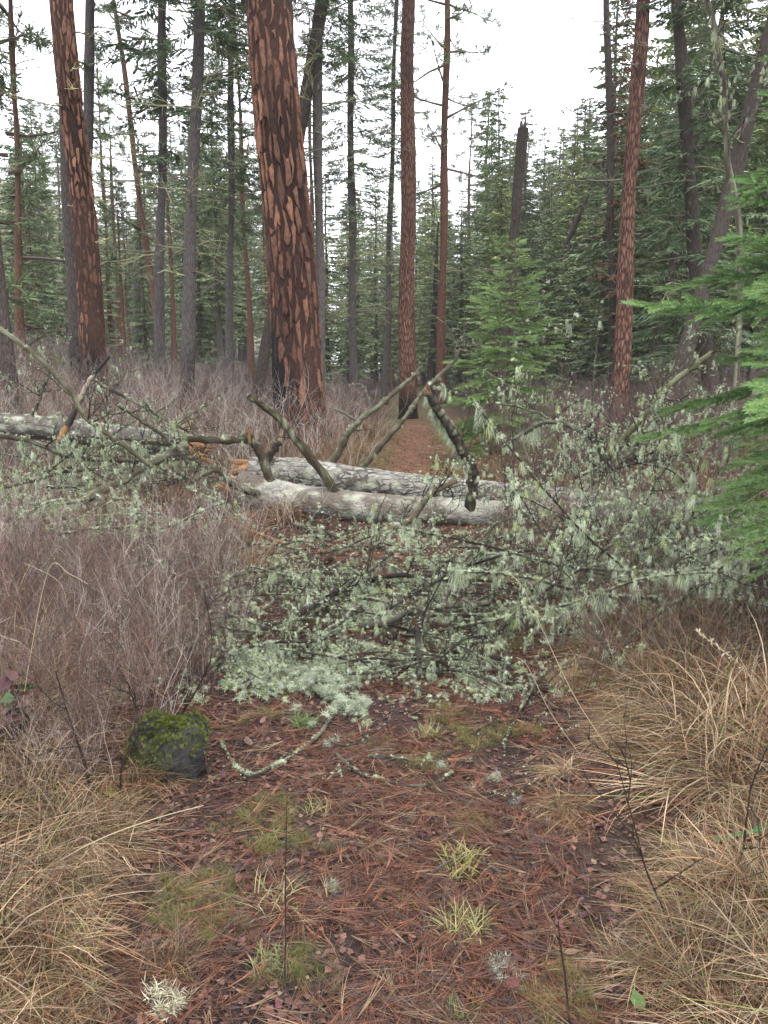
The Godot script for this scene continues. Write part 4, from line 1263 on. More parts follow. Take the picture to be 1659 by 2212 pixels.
func left_tangle() -> void:
	rng.seed = 401
	limb("long_branch", "longest lichened branch slanting down from the left edge", [P(-30, 690, 7.6), P(75, 767, 7.6), P(150, 842, 7.6), P(180, 897, 7.6), P(225, 932, 7.6), P(262, 958, 7.6), P(330, 1010, 7.7)], 0.026, 0.022, {"bark": Color(0.17, 0.15, 0.09), "crust": 0.3, "lichen": 34.0, "tuft": 0.045, "sides": 10, "side_len": 0.7, "drape": 0.3})
	var t := limb("split_stick", "split upright stick with raw pale and orange wood, left tangle", [P(125, 955, 7.8), P(155, 902, 7.8), P(172, 862, 7.8), P(200, 812, 7.8), P(236, 770, 7.8)], 0.034, 0.016, {"bark": Color(0.10, 0.085, 0.075), "crust": 0.0, "lichen": 3.0, "tuft": 0.025, "sides": 2, "side_len": 0.25})
	var pp: PackedVector3Array = t.get_meta("pts")
	for seg in [[1, 5, Color(0.52, 0.27, 0.12)], [11, 19, Color(0.50, 0.42, 0.33)]]:
		var g := Geo.new()
		var q := PackedVector3Array()
		var r := PackedFloat32Array()
		for i in range(seg[0], seg[1]):
			q.append(pp[i] + Vector3(0.004, 0, 0.010))
			r.append(0.031 - 0.0006 * i)
		g.tube(q, r, 9, seg[2], seg[2] * 1.1, 2, 3, 0.08)
		part("bare_wood", g.mesh(), M.wood, t)
	limb("thick_branch", "thickest lichen-crusted branch slanting down left, left of the front log", [P(400, 960, 8.3), P(375, 977, 8.2), P(300, 1012, 7.9), P(260, 1042, 7.7), P(200, 1069, 7.5), P(115, 1126, 7.2)], 0.050, 0.036, {"bark": Color(0.19, 0.18, 0.12), "crust": 0.5, "lichen": 90.0, "tuft": 0.055, "sides": 10, "side_len": 0.6, "drape": 0.5})
	limb("left_branch", "slim lichened branch sloping right, over the torn orange wood", [P(205, 825, 8.3), P(280, 862, 8.3), P(350, 902, 8.3), P(408, 934, 8.3)], 0.018, 0.014, {"crust": 0.35, "lichen": 40.0, "tuft": 0.04, "sides": 6, "side_len": 0.4})
	limb("left_branch", "dark branch arching down to the front log's left end", [P(255, 874, 8.2), P(310, 912, 8.2), P(360, 947, 8.2), P(400, 992, 8.1), P(417, 1044, 8.0)], 0.022, 0.018, {"crust": 0.15, "lichen": 36.0, "tuft": 0.045, "sides": 6, "side_len": 0.4})
	limb("left_branch", "mossy bent limb reaching left from the front log's end", [P(560, 1068, 8.5), P(500, 1045, 8.4), P(470, 1015, 8.3), P(430, 1030, 8.2), P(405, 1050, 8.1)], 0.040, 0.024, {"bark": Color(0.13, 0.11, 0.07), "crust": 0.2, "lichen": 30.0, "tuft": 0.04, "sides": 7, "side_len": 0.5})
	limb("left_branch", "level lichened branch at the left edge under the grey log", [P(-40, 935, 8.2), P(60, 952, 8.2), P(150, 985, 8.2), P(260, 995, 8.2), P(420, 990, 8.4)], 0.028, 0.016, {"crust": 0.4, "lichen": 60.0, "tuft": 0.055, "sides": 12, "side_len": 0.6, "drape": 0.5})
	limb("left_branch", "low lichened branch from the left edge toward the thick crusted one", [P(-30, 1060, 7.5), P(60, 1040, 7.6), P(140, 1020, 7.7), P(230, 1012, 7.9)], 0.026, 0.016, {"crust": 0.4, "lichen": 60.0, "tuft": 0.05, "sides": 10, "side_len": 0.55, "drape": 0.5})
	limb("left_branch", "forked lichened branch standing at the left, behind the split stick", [P(70, 900, 8.6), P(90, 850, 8.6), P(104, 812, 8.6), P(112, 790, 8.6)], 0.02, 0.012, {"crust": 0.45, "lichen": 50.0, "tuft": 0.045, "sides": 5, "side_len": 0.4})
	limb("left_branch", "slender grey sapling stem upright behind the left tangle", [P(258, 960, 9.0), P(262, 880, 9.0), P(258, 820, 9.0), P(266, 770, 9.0)], 0.012, 0.005, {"bark": Color(0.24, 0.23, 0.19), "lichen": 10.0, "sides": 6, "side_len": 0.5})
	for i in 3:
		var q: Array = [[480, 1124, 620, 1176], [165, 1030, 215, 1020], [525, 1110, 590, 1128]][i]
		var mid := G((q[0] + q[2]) / 2.0, (q[1] + q[3]) / 2.0, 0.10)
		limb("torn_strip", ["long torn rust-red strip of wood left of the front log", "short torn orange strip in the left tangle", "shorter torn orange strip just below the front log"][i], [G(q[0], q[1], 0.14), mid, G(q[2], q[3], 0.05)], 0.020, 0.010, {"bark": Color(0.33, 0.13, 0.06), "bark_tip": Color(0.36, 0.18, 0.10), "crust": -0.4, "lichen": 3.0, "sides": 1, "side_len": 0.2, "category": "wood strip"})
	for i in 40:
		var at := G(R(-60, 470), R(960, 1160), R(0.03, 0.38))
		heap_limb(at, R(0.7, 1.6), R(0.10, 0.5), "lichened twiggy branches lying crosswise in the left tangle", "tangled branches left of the logs", 55.0, 0.05)

var heaps := {}

func heap_limb(at: Vector3, l: float, up: float, label: String, group: String, dens: float, size: float, flat := 1.0) -> void:
	var a := R(0, TAU)
	var d := Vector3(cos(a), up * R(-0.5, 0.7), sin(a) * 0.7).normalized()
	var p := []
	var q := at - d * l * 0.5
	for k in 5:
		q.y = clampf(q.y, height(q.x, q.z) + 0.02, height(q.x, q.z) + (0.14 if flat < 1.0 else 1.6))
		p.append(q)
		q += d * l / 4
		d = (d + rv(0.30)).normalized()
	var t := limb("fallen_branch", label, p, R(0.006, 0.014), R(0.003, 0.006), {"crust": R(0.1, 0.4), "bark": Color(0.13, 0.11, 0.09) * R(0.6, 1.3), "lichen": dens * R(0.4, 1.3), "tuft": size, "sides": rng.randi_range(5, 9), "side_len": l * 0.38, "drape": 0.3, "group": group, "lift": 0.1}.merged({"flat": flat} if flat < 1.0 else {}))
	if not heaps.has(label): heaps[label] = []
	heaps[label].append(t)

func name_heaps() -> void:
	for key in heaps:
		var list: Array = heaps[key]
		list.sort_custom(func(p, q): return p.position.x / -p.position.z < q.position.x / -q.position.z)
		for i in list.size(): list[i].set_meta("label", "%s from left among %s" % [nth_word(i), key])

func trail_limbs() -> void:
	rng.seed = 501
	var rows := [
		["dark curved branch with an orange scar, lying on the debris before the logs", [[640, 1330], [690, 1300], [750, 1268], [830, 1246], [900, 1243], [980, 1248]], 0.022, 0.016, Color(0.075, 0.06, 0.05), 0.0, 16, 0.10],
		["straight grey branch lying level across the debris, lowest thick one", [[785, 1354], [829, 1344], [904, 1319], [980, 1308], [1058, 1304]], 0.024, 0.016, Color(0.19, 0.17, 0.14), 0.2, 14, 0.12],
		["slanting branch rising right to the front log's right half", [[950, 1320], [994, 1224], [1029, 1179], [1069, 1134], [1139, 1112]], 0.020, 0.014, Color(0.14, 0.12, 0.09), 0.3, 40, 0.25],
		["upright grey stick standing in the trail before the debris", [[904, 1478], [905, 1420], [904, 1364], [914, 1322]], 0.017, 0.012, Color(0.15, 0.135, 0.12), 0.1, 10, 0.0],
		["long lichened branch sloping down left to the big lichen heap", [[790, 1300], [735, 1345], [675, 1384], [600, 1449], [560, 1486]], 0.013, 0.008, Color(0.14, 0.12, 0.10), 0.35, 70, 0.06],
		["arched lichened twig at the left edge of the debris", [[405, 1365], [450, 1394], [500, 1411], [550, 1409], [610, 1392]], 0.010, 0.006, Color(0.12, 0.10, 0.08), 0.3, 60, 0.05],
		["thin level branch low over the brush left of the debris", [[290, 1226], [350, 1214], [415, 1209], [500, 1216], [630, 1246]], 0.012, 0.006, Color(0.17, 0.16, 0.12), 0.3, 24, 0.25],
		["short dark hooked twig in the middle of the debris", [[640, 1326], [643, 1290], [640, 1262], [608, 1224]], 0.013, 0.008, Color(0.06, 0.05, 0.045), 0.0, 14, 0.12],
		["dark branch dropping left behind the orange-scarred one", [[850, 1190], [790, 1240], [750, 1284], [680, 1322]], 0.016, 0.010, Color(0.09, 0.075, 0.06), 0.1, 24, 0.2],
		["lichened twig lying beyond the big lichen heap's right end", [[860, 1420], [790, 1446], [740, 1459], [640, 1440]], 0.010, 0.005, Color(0.13, 0.11, 0.09), 0.3, 70, 0.05],
		["pale bark branch just under the front log", [[640, 1132], [690, 1147], [740, 1162]], 0.026, 0.018, Color(0.27, 0.23, 0.15), 0.2, 26, 0.05],
		["crooked lichened stick snaking down the trail left of centre", [[722, 1540], [690, 1586], [635, 1631], [590, 1656], [545, 1673], [510, 1656], [475, 1598]], 0.010, 0.005, Color(0.18, 0.16, 0.13), 0.6, 90, 0.015],
		["thin twig forking right from the crooked lichened stick", [[695, 1596], [750, 1611], [800, 1590], [835, 1562]], 0.005, 0.003, Color(0.16, 0.14, 0.11), 0.3, 34, 0.015],
		["curved lichen-dotted stick lying lowest across the trail", [[725, 1626], [770, 1666], [829, 1686], [879, 1698], [944, 1691], [974, 1668]], 0.008, 0.005, Color(0.12, 0.11, 0.09), 0.4, 60, 0.01],
		["short lichen-covered stick lying across the trail's middle", [[798, 1633], [850, 1637], [894, 1643], [944, 1636], [978, 1624]], 0.010, 0.006, Color(0.16, 0.14, 0.11), 0.6, 80, 0.01],
		["lichened stick slanting at the trail's right edge by the dry grass", [[1190, 1440], [1149, 1489], [1115, 1550], [1088, 1606]], 0.009, 0.006, Color(0.10, 0.09, 0.07), 0.3, 60, 0.05],
		["grey arched bare twig on the yellow grass tuft of the trail", [[940, 1880], [975, 1858], [1010, 1854], [1050, 1866], [1085, 1885]], 0.004, 0.003, Color(0.30, 0.27, 0.26), -0.3, 0, 0.03],
		["small grey twig beside the pink leaf", [[463, 1912], [480, 1895], [505, 1883], [528, 1878]], 0.004, 0.003, Color(0.32, 0.29, 0.28), -0.3, 0, 0.01],
	]
	for r in rows:
		var p := []
		var k := 0
		for q in r[1]:
			var lift: float = r[7] * (0.5 + 0.5 * sin(k * 2.1)) + r[2]
			if r[0].begins_with("upright"): p.append(P(q[0], q[1], 3.78) if k else G(q[0], q[1], -0.02))
			else: p.append(G(q[0], q[1], lift))
			k += 1
		if r[0].begins_with("upright"):
			var d: float = -p[0].z
			for m in range(1, p.size()): p[m] = P(r[1][m][0], r[1][m][1], d)
		var bare: bool = r[6] == 0
		limb("fallen_branch", r[0], p, r[2], r[3], {"bark": r[4], "crust": r[5], "lichen": r[6], "tuft": 0.024 if p[0].z > -4.0 else 0.042, "sides": 0 if bare else (2 if p[0].z > -3.6 else 6), "side_len": 0.18 if p[0].z > -3.6 else 0.5, "drape": 0.05 if p[0].z > -4.0 else 0.35})
	# the rest of the broken crown spread before the logs
	for i in 76:
		var v := lerpf(1165, 1450, pow(R(0, 1), 1.1))
		var at := G(R(430, 1090), v, R(0.02, 0.10))
		heap_limb(at, R(0.5, 1.3), R(0.02, 0.15), "lichen covered twigs of the debris before the logs", "broken twigs before the logs", 44.0, 0.036, 0.35)
	var li := [Inst.new(), Inst.new(), Inst.new(), Inst.new()]
	for i in 24000:
		var v := lerpf(1120, 1530, pow(R(0, 1), 1.25))
		var u := 740.0 + rng.randfn() * 230.0 + (1300.0 - v) * 0.12
		var q := G(u, v)
		if fn.get_noise_2d(q.x * 70.0, q.z * 70.0) < R(-0.30, 0.45): continue
		if fn.get_noise_2d(q.x * 330.0, q.z * 330.0) < R(-0.2, 0.25): continue
		li[i % 4].add(turned(q + Vector3(0, R(0.005, 0.05), 0), R(0, TAU), R(0.008, 0.022) * (1.0 if i % 7 else 2.1), R(-1, 1)), lichen_colour() * 0.95)
	for i in 4: tag(scatter("lichen_litter", tuft[i], M.lichen, li[i], self), "pale green lichen scraps strewn over the debris before the logs", "lichen", "", "stuff")
	# the pale heap of lichen at the front of the debris
	rng.seed = 519
	var t := thing("lichen_heap", "largest pale mint lichen heap, at the front of the debris", "lichen", G(660, 1500))
	var hi := [Inst.new(), Inst.new()]
	for i in 950:
		var u := R(545, 795)
		var v := 1452 + (u - 560) * 0.24 + rng.randfn() * 24.0
		if u < 620: v += 20
		var q := G(u, v, R(0.0, 0.075)) - t.position
		if fn.get_noise_2d(q.x * 230.0, q.z * 160.0) < R(-0.2, 0.3): continue
		hi[i % 2].add(turned(q, R(0, TAU), R(0.016, 0.038), R(-0.8, 0.8)), Color(0.46, 0.53, 0.35).lerp(Color(0.53, 0.58, 0.46), R(0, 1)) * R(0.55, 1.1))
	scatter("lobes", tuft[1], M.lichen, hi[0], t)
	scatter("lobes", tuft[3], M.lichen, hi[1], t)

func right_tangle() -> void:
	rng.seed = 601
	limb("arched_branch", "thick arched branch draped with lichen, right of the logs", [P(1084, 967, 7.3), P(1129, 937, 7.3), P(1179, 912, 7.3), P(1229, 919, 7.3), P(1279, 947, 7.2), P(1309, 992, 7.2), P(1329, 1034, 7.1), P(1354, 1084, 7.0), P(1349, 1149, 6.9), P(1339, 1194, 6.8), P(1334, 1290, 6.7)], 0.014, 0.052, {"bark": Color(0.12, 0.11, 0.09), "crust": 0.3, "lichen": 46.0, "tuft": 0.055, "sides": 14, "side_len": 0.6, "drape": 0.6})
	limb("right_branch", "drooping branch thick with lichen fringe, right end of the debris", [P(1100, 1245, 5.9), P(1109, 1249, 5.9), P(1179, 1274, 5.8), P(1229, 1294, 5.7), P(1272, 1322, 5.6), P(1330, 1345, 5.6)], 0.016, 0.012, {"crust": 0.3, "lichen": 110.0, "tuft": 0.06, "sides": 8, "side_len": 0.35, "drape": 0.7})
	limb("right_branch", "lichen-bearded branch joining the arched branch's foot", [P(1225, 1256, 6.3), P(1294, 1244, 6.4), P(1319, 1204, 6.5), P(1352, 1192, 6.6)], 0.018, 0.018, {"crust": 0.5, "lichen": 130.0, "tuft": 0.07, "sides": 6, "side_len": 0.4, "drape": 0.7})
	limb("right_branch", "long pale lichened twig sloping down right above the log ends", [P(1045, 800, 8.6), P(1109, 842, 8.5), P(1149, 882, 8.4), P(1209, 962, 8.2)], 0.009, 0.014, {"crust": 0.4, "lichen": 40.0, "tuft": 0.04, "sides": 8, "side_len": 0.5})
	limb("right_branch", "lichened twig bowing over the right brush below the young fir", [P(1075, 872, 8.2), P(1129, 882, 8.2), P(1189, 907, 8.1), P(1240, 960, 8.0)], 0.008, 0.012, {"crust": 0.4, "lichen": 40.0, "tuft": 0.04, "sides": 8, "side_len": 0.5})
	limb("right_branch", "thick yellow-green branch slanting up right behind the fir boughs", [P(1304, 990, 7.4), P(1379, 912, 7.4), P(1454, 827, 7.4), P(1540, 760, 7.4)], 0.030, 0.024, {"bark": Color(0.25, 0.24, 0.12), "crust": 0.4, "lichen": 34.0, "tuft": 0.05, "sides": 9, "side_len": 0.6})
	limb("right_branch", "dark branch beside the thick yellow-green one", [P(1352, 1000, 7.2), P(1369, 972, 7.2), P(1404, 912, 7.2), P(1440, 860, 7.2)], 0.022, 0.016, {"crust": 0.2, "lichen": 36.0, "tuft": 0.05, "sides": 7, "side_len": 0.5})
	limb("right_branch", "mossy yellow branch standing nearest the right fir boughs", [P(1447, 1060, 6.9), P(1469, 987, 6.9), P(1504, 922, 6.9), P(1540, 860, 6.9)], 0.022, 0.014, {"bark": Color(0.24, 0.22, 0.10), "crust": 0.3, "lichen": 50.0, "tuft": 0.05, "sides": 8, "side_len": 0.5})
	limb("right_branch", "pinkish bare shoot left of the arched branch's crown", [P(1266, 940, 7.6), P(1245, 890, 7.6), P(1224, 822, 7.6)], 0.008, 0.004, {"bark": Color(0.30, 0.20, 0.17), "crust": -0.2, "lichen": 5.0, "sides": 2, "side_len": 0.3})
	limb("right_branch", "pinkish bare shoot leaning left beside the arch's bend", [P(1312, 950, 7.6), P(1290, 905, 7.6), P(1264, 862, 7.6)], 0.008, 0.004, {"bark": Color(0.30, 0.20, 0.17), "crust": -0.2, "lichen": 5.0, "sides": 2, "side_len": 0.3})
	limb("right_branch", "grey crossing branch running left beneath the arched branch", [P(1270, 940, 7.1), P(1230, 985, 7.1), P(1200, 1020, 7.1), P(1150, 1062, 7.2), P(1090, 1100, 7.4)], 0.014, 0.010, {"bark": Color(0.17, 0.16, 0.14), "crust": 0.3, "lichen": 30.0, "tuft": 0.04, "sides": 8, "side_len": 0.5})
	limb("right_branch", "torn orange stick standing under the arched branch", [P(1192, 1250, 6.3), P(1215, 1228, 6.3), P(1245, 1205, 6.3)], 0.022, 0.012, {"bark": Color(0.36, 0.13, 0.06), "bark_tip": Color(0.30, 0.12, 0.06), "crust": -0.4, "lichen": 4.0, "sides": 1, "side_len": 0.2})
	limb("right_branch", "slim dark dead stalk rising through the right tangle", [ground(2.45, -9.2), P(1281, 850, 9.2), P(1290, 740, 9.2), P(1303, 640, 9.2)], 0.010, 0.004, {"bark": Color(0.10, 0.09, 0.07), "crust": 0.1, "lichen": 8.0, "sides": 4, "side_len": 0.4})
	for i in 38:
		var at := G(R(1170, 1700), R(1200, 1430), 0.0)
		at.y += R(0.03, 0.45)
		heap_limb(at, R(0.9, 2.0), R(0.4, 1.2), "bushy lichened branches low in the right tangle", "tangled branches right of the logs", 50.0, 0.05)
	for i in 11:
		var at := P(R(1160, 1520), R(890, 1100), R(6.8, 8.4))
		heap_limb(at, R(0.7, 1.4), 1.3, "wiry lichened branches beside the arched branch", "wiry branches round the arched branch", 46.0, 0.045)
	for i in 5:
		var at := P(R(1180, 1640), R(870, 980), R(7.6, 9.5))
		heap_limb(at, R(0.9, 1.7), 0.8, "pale lichened sprays above the right tangle", "lichen sprays above the right tangle", 36.0, 0.045)

func undergrowth() -> void:
	rng.seed = 701
	# bare brush, thick beyond the logs and on the left
	var si: Array[Inst] = []
	for i in shrub.size(): si.append(Inst.new())
	var n := 0
	while n < 1050:
		var z := -R(2.6, 34.0)
		var x := R(-14.0, 13.0)
		var dx := x - trail_x(z)
		var near := z > -8.6
		if absf(x) > 1.2 - z * 0.62: continue
		if near:
			if dx > -0.95 - 0.04 * -z or (z > -3.0 and x > -0.9): continue
		else:
			if absf(dx) < 1.1 + R(0, 0.7): continue
			if z > -9.8 and R(0, 1) < 0.5: continue
			if dx > 0 and dx < 1.5 and R(0, 1) < 0.6: continue
		var s := R(0.7, 1.15)
		if near: s *= lerpf(0.42, 0.62, clampf((-z - 2.6) / 6.0, 0, 1))
		if dx < 0 and z < -6.0 and z > -9.8: s *= 0.42
		elif dx < 0 and z < -5.0 and z > -6.0: s *= 0.7
		elif dx > 0: s *= 0.8
		var su := 829.5 + x / -z * F
		if not near and z > -18.2 and z < -10.2 and su > 560 and su < 740 and R(0, 1) < 0.7: continue
		if not near and z > -19.5 and su > 540 and su < 930: s *= lerpf(0.5, 0.28, clampf((-z - 9.0) / 9.0, 0, 1))
		var c := Color(1, 1, 1).lerp(Color(0.90, 0.86, 0.88), R(0, 1)) * R(0.7, 1.3)
		if z < -9 and absf(dx) < 3.0: c *= 0.95
		si[n % 7].add(turned(ground(x, z), R(0, TAU), s, R(-0.15, 0.15)), c)
		n += 1
	for k in 620:
		var z := -R(2.4, 8.2)
		var le := -(0.62 + 0.14 * (-z - 1.7))
		var x := trail_x(z) + le - R(0.0, 1.0) * (0.9 - z * 0.32)
		if z > -3.4 and x > -0.95: continue
		si[k % 7].add(turned(ground(x, z), R(0, TAU), R(0.30, 0.52) * lerpf(0.75, 1.0, clampf((-z - 2.4) / 4.0, 0, 1)) * (0.5 if z < -6.0 else 1.0), R(-0.4, 0.4)), Color(0.95, 0.85, 0.88) * R(0.6, 1.2))
	for k in 950:
		var z := -R(2.8, 20.0)
		var x := trail_x(z) + (-R(0.9, 1.2 - z * 0.45) if k % 3 else R(1.1, 1.4 - z * 0.35))
		if z > -8.6 and x > 0: continue
		if x > -0.95 and z > -3.4: continue
		si[7 + k % 3].add(turned(ground(x, z), R(0, TAU), R(0.5, 1.0) * (0.5 if z > -9.8 else 0.9), R(-0.25, 0.25)), grey(R(0.7, 1.3)))
	for k in 260:
		var z := -R(3.6, 8.6)
		var x := trail_x(z) + R(0.9, 3.6)
		si[k % 7].add(turned(ground(x, z), R(0, TAU), R(0.25, 0.5), R(-0.4, 0.4)), Color(0.85, 0.8, 0.75) * R(0.6, 1.2))
	for i in shrub.size(): tag(scatter("brush", shrub[i], M.plain, si[i], self), "bare purplish grey brush filling the forest floor", "brush", "", "stuff")
	# low russet layer under the brush: dead ferns and leaves
	var gi: Array[Inst] = []
	var mi: Array[Inst] = []
	for i in 6:
		gi.append(Inst.new())
		mi.append(Inst.new())
	n = 0
	while n < 2700:
		var z := -R(1.3, 5.6)
		var x := R(-4.4, 4.4)
		if absf(x) > 1.7 - z * 0.6: continue
		var d := -z
		var dx := x - trail_x(z)
		var le := -(0.70 + 0.17 * (d - 1.7)) + fn.get_noise_2d(x * 80.0, z * 80.0) * 0.35
		var re := 0.60 + 0.06 * (d - 1.7) + fn.get_noise_2d(x * 80.0 + 90.0, z * 80.0) * 0.35
		if dx > le and dx < re: continue
		if dx < 0 and d > 3.4 and R(0, 1) < smoothstep(2.6, 4.6, d): continue
		if fn.get_noise_2d(x * 55.0 + 700.0, z * 55.0) < -0.15: continue
		if dx > 0 and dx < 2.5 and d > 4.2 and R(0, 1) < 0.7: continue
		var matted := R(0, 1) < (0.8 if dx > 0 else 0.55)
		var c := Color(1.0, 0.93, 0.86) * R(0.4, 1.25)
		if R(0, 1) < 0.34: c = Color(0.72, 0.52, 0.40) * R(0.35, 1.1)
		var edge: float = minf(absf(dx - le), absf(dx - re))
		var s := R(0.5, 0.85) * (0.35 + 0.65 * clampf(edge / 0.55, 0, 1))
		if matted: mi[n % 6].add(turned(ground(x, z), R(0, TAU), s).scaled_local(Vector3(1.15, R(0.25, 0.6), 1.15)), c)
		else: gi[n % 6].add(turned(ground(x, z), R(0, TAU), s * 1.05), c)
		n += 1
	for i in 1500:
		var z := -R(9.8, 23.0)
		var x := trail_x(z) + R(0.35, 1.7) * (1.0 if i % 2 else -1.0)
		mi[i % 6].add(turned(ground(x, z), R(0, TAU), R(0.14, 0.34)), Color(0.55, 0.75, 0.42).lerp(Color(0.75, 0.68, 0.55), R(0, 1)) * R(0.5, 1.0))
	var gs := Inst.new()
	for i in 5200:
		var z := -(1.4 + 3.4 * R(0, 1))
		var x := trail_x(z) + R(-0.75, 0.75)
		if fn.get_noise_2d(x * 110.0 - 400.0, z * 110.0) < 0.33: continue
		gs.add(turned(ground(x, z), R(0, TAU), R(0.05, 0.13)), Color(0.50, 0.78, 0.34).lerp(Color(0.95, 0.95, 0.55), R(0, 1)) * R(0.5, 1.0))
	tag(scatter("green_sprouts", grass_clump[0], M.grass, gs, self), "small green and yellow sprouts in patches on the trail", "sprouts", "", "stuff")
	# thinner grass between the brush and along the far trail
	for i in 2600:
		var z := -R(4.0, 22.0)
		var x := R(-9.0, 9.0)
		var dx := x - trail_x(z)
		if absf(dx) < 0.75: continue
		if z > -8.5 and dx > -1.0 and dx < 1.1: continue
		gi[i % 6].add(turned(ground(x, z), R(0, TAU), R(0.5, 0.9)), Color(0.85, 0.75, 0.66).lerp(Color(0.75, 0.55, 0.42), R(0, 1)) * R(0.6, 1.1))
	for i in 6:
		tag(scatter("dry_grass", grass_clump[i], M.grass, gi[i], self), "tan dry grass standing along both sides of the trail", "grass", "", "stuff")
		tag(scatter("matted_grass", mat_clump[i], M.grass, mi[i], self), "matted pale dry grass bordering the trail", "grass", "", "stuff")
	# pine needles and leaf scraps on the trail
	var ni := Inst.new()
	for i in 56000:
		var z := -(1.2 + 8.0 * pow(R(0, 1), 1.7))
		var x := trail_x(z) + R(-1, 1) * (1.25 + 0.1 * -z) * R(0.2, 1.0)
		if fn.get_noise_2d(x * 130.0, z * 130.0) < R(-0.42, 0.02): continue
		var c := Color(0.225, 0.09, 0.05).lerp(Color(0.11, 0.056, 0.038), R(0, 1)) * R(0.35, 1.25)
		if R(0, 1) < 0.2: c = Color(0.27, 0.19, 0.115) * R(0.4, 1.1)
		if R(0, 1) < 0.25: c = Color(0.06, 0.042, 0.038)
		var s := R(0.07, 0.165)
		var b := Basis(Vector3.UP, R(0, TAU)) * Basis(Vector3(1, 0, 0), R(-0.16, 0.10)) * Basis(Vector3(0, 0, 1), R(0, TAU))
		ni.add(Transform3D(b.scaled(Vector3(s, s, s)), ground(x, z, R(0.001, 0.014))), c)
	tag(scatter("pine_needle_litter", needle_bundle, M.needle, ni, self), "red-brown fallen pine needles covering the trail", "litter", "", "stuff")
	var fi := Inst.new()
	for i in 26000:
		var z := -(1.2 + 7.5 * pow(R(0, 1), 1.5))
		var x := trail_x(z) + R(-1.6, 1.6)
		var c := Color(0.10, 0.05, 0.04).lerp(Color(0.20, 0.11, 0.08), R(0, 1)) * R(0.5, 1.3)
		if R(0, 1) < 0.07: c = Color(0.20, 0.14, 0.09)
		if R(0, 1) < 0.06: c = Color(0.13, 0.05, 0.06)
		fi.add(Transform3D(Basis.from_euler(Vector3(R(-0.4, 0.4), R(0, TAU), R(-0.4, 0.4))).scaled(Vector3.ONE * R(0.006, 0.024)), ground(x, z, R(0.001, 0.008))), c)
	tag(scatter("leaf_litter", flake, M.leaf, fi, self), "dark crumbled leaves and bark scraps between the needles", "litter", "", "stuff")
	# farther litter: the trail beyond the logs and russet leaves under the brush
	var ri := Inst.new()
	for i in 30000:
		var z := -R(6.5, 24.0)
		var x := R(-10, 9)
		if absf(x) > 1.2 - z * 0.5: continue
		var dx := x - trail_x(z)
		var c := Color(0.20, 0.095, 0.06).lerp(Color(0.26, 0.17, 0.11), R(0, 1)) * R(0.5, 1.2)
		if absf(dx) < R(0.5, 1.3) and z < -9: c = Color(0.23, 0.125, 0.075) * R(0.6, 1.2)
		elif absf(dx) < 1.6 and z < -9 and R(0, 1) < 0.5: c = Color(0.16, 0.20, 0.06)
		fi = ri
		ri.add(Transform3D(Basis.from_euler(Vector3(R(-0.8, 0.8), R(0, TAU), R(-0.8, 0.8))).scaled(Vector3.ONE * R(0.015, 0.035)), ground(x, z, R(0.0, 0.04))), c)
	var fni := Inst.new()
	for i in 9000:
		var z := -R(8.8, 23.0)
		var x := trail_x(z) + rng.randfn() * 0.7
		fni.add(Transform3D((Basis(Vector3.UP, R(0, TAU)) * Basis(Vector3(1, 0, 0), R(-0.15, 0.1))).scaled(Vector3.ONE * R(0.12, 0.22)), ground(x, z, R(0.002, 0.02))), Color(0.32, 0.14, 0.07).lerp(Color(0.16, 0.085, 0.05), R(0, 1)) * R(0.6, 1.3))
	tag(scatter("pine_needle_litter", needle_bundle, M.needle, fni, self), "orange-brown needles on the trail beyond the logs", "litter", "", "stuff")
	tag(scatter("russet_litter", flake, M.leaf, ri, self), "russet dead leaves under the brush and on the trail beyond", "litter", "", "stuff")

func grass_tuft(label: String, at: Vector3, count: int, l: float, c: Color, c2: Color) -> void:
	var t := thing("grass_tuft", label, "grass tuft", at)
	var g := Geo.new()
	for i in count:
		var d := Vector3(R(-0.8, 0.8), R(0.5, 1.6), R(-0.8, 0.8)).normalized()
		var q := Vector3(R(-1, 1), 0, R(-1, 1)) * l * 0.7
		q.y = height(q.x + at.x, q.z + at.z) - at.y - 0.005
		var ll := l * R(0.5, 1.2)
		var p := PackedVector3Array()
		for k in 5:
			p.append(q)
			q += d * ll / 4
			d = (d + Vector3(d.x * 0.3, -0.22, d.z * 0.3) + rv(0.08)).normalized()
		var cc := c.lerp(c2, R(0, 1)) * R(0.7, 1.2)
		g.ribbon(p, R(0.0010, 0.0021), d.cross(Vector3(R(-0.3, 0.3), 1, R(-0.3, 0.3))).normalized(), cc * 0.8, cc)
	part("blades", g.mesh(), M.grass, t)

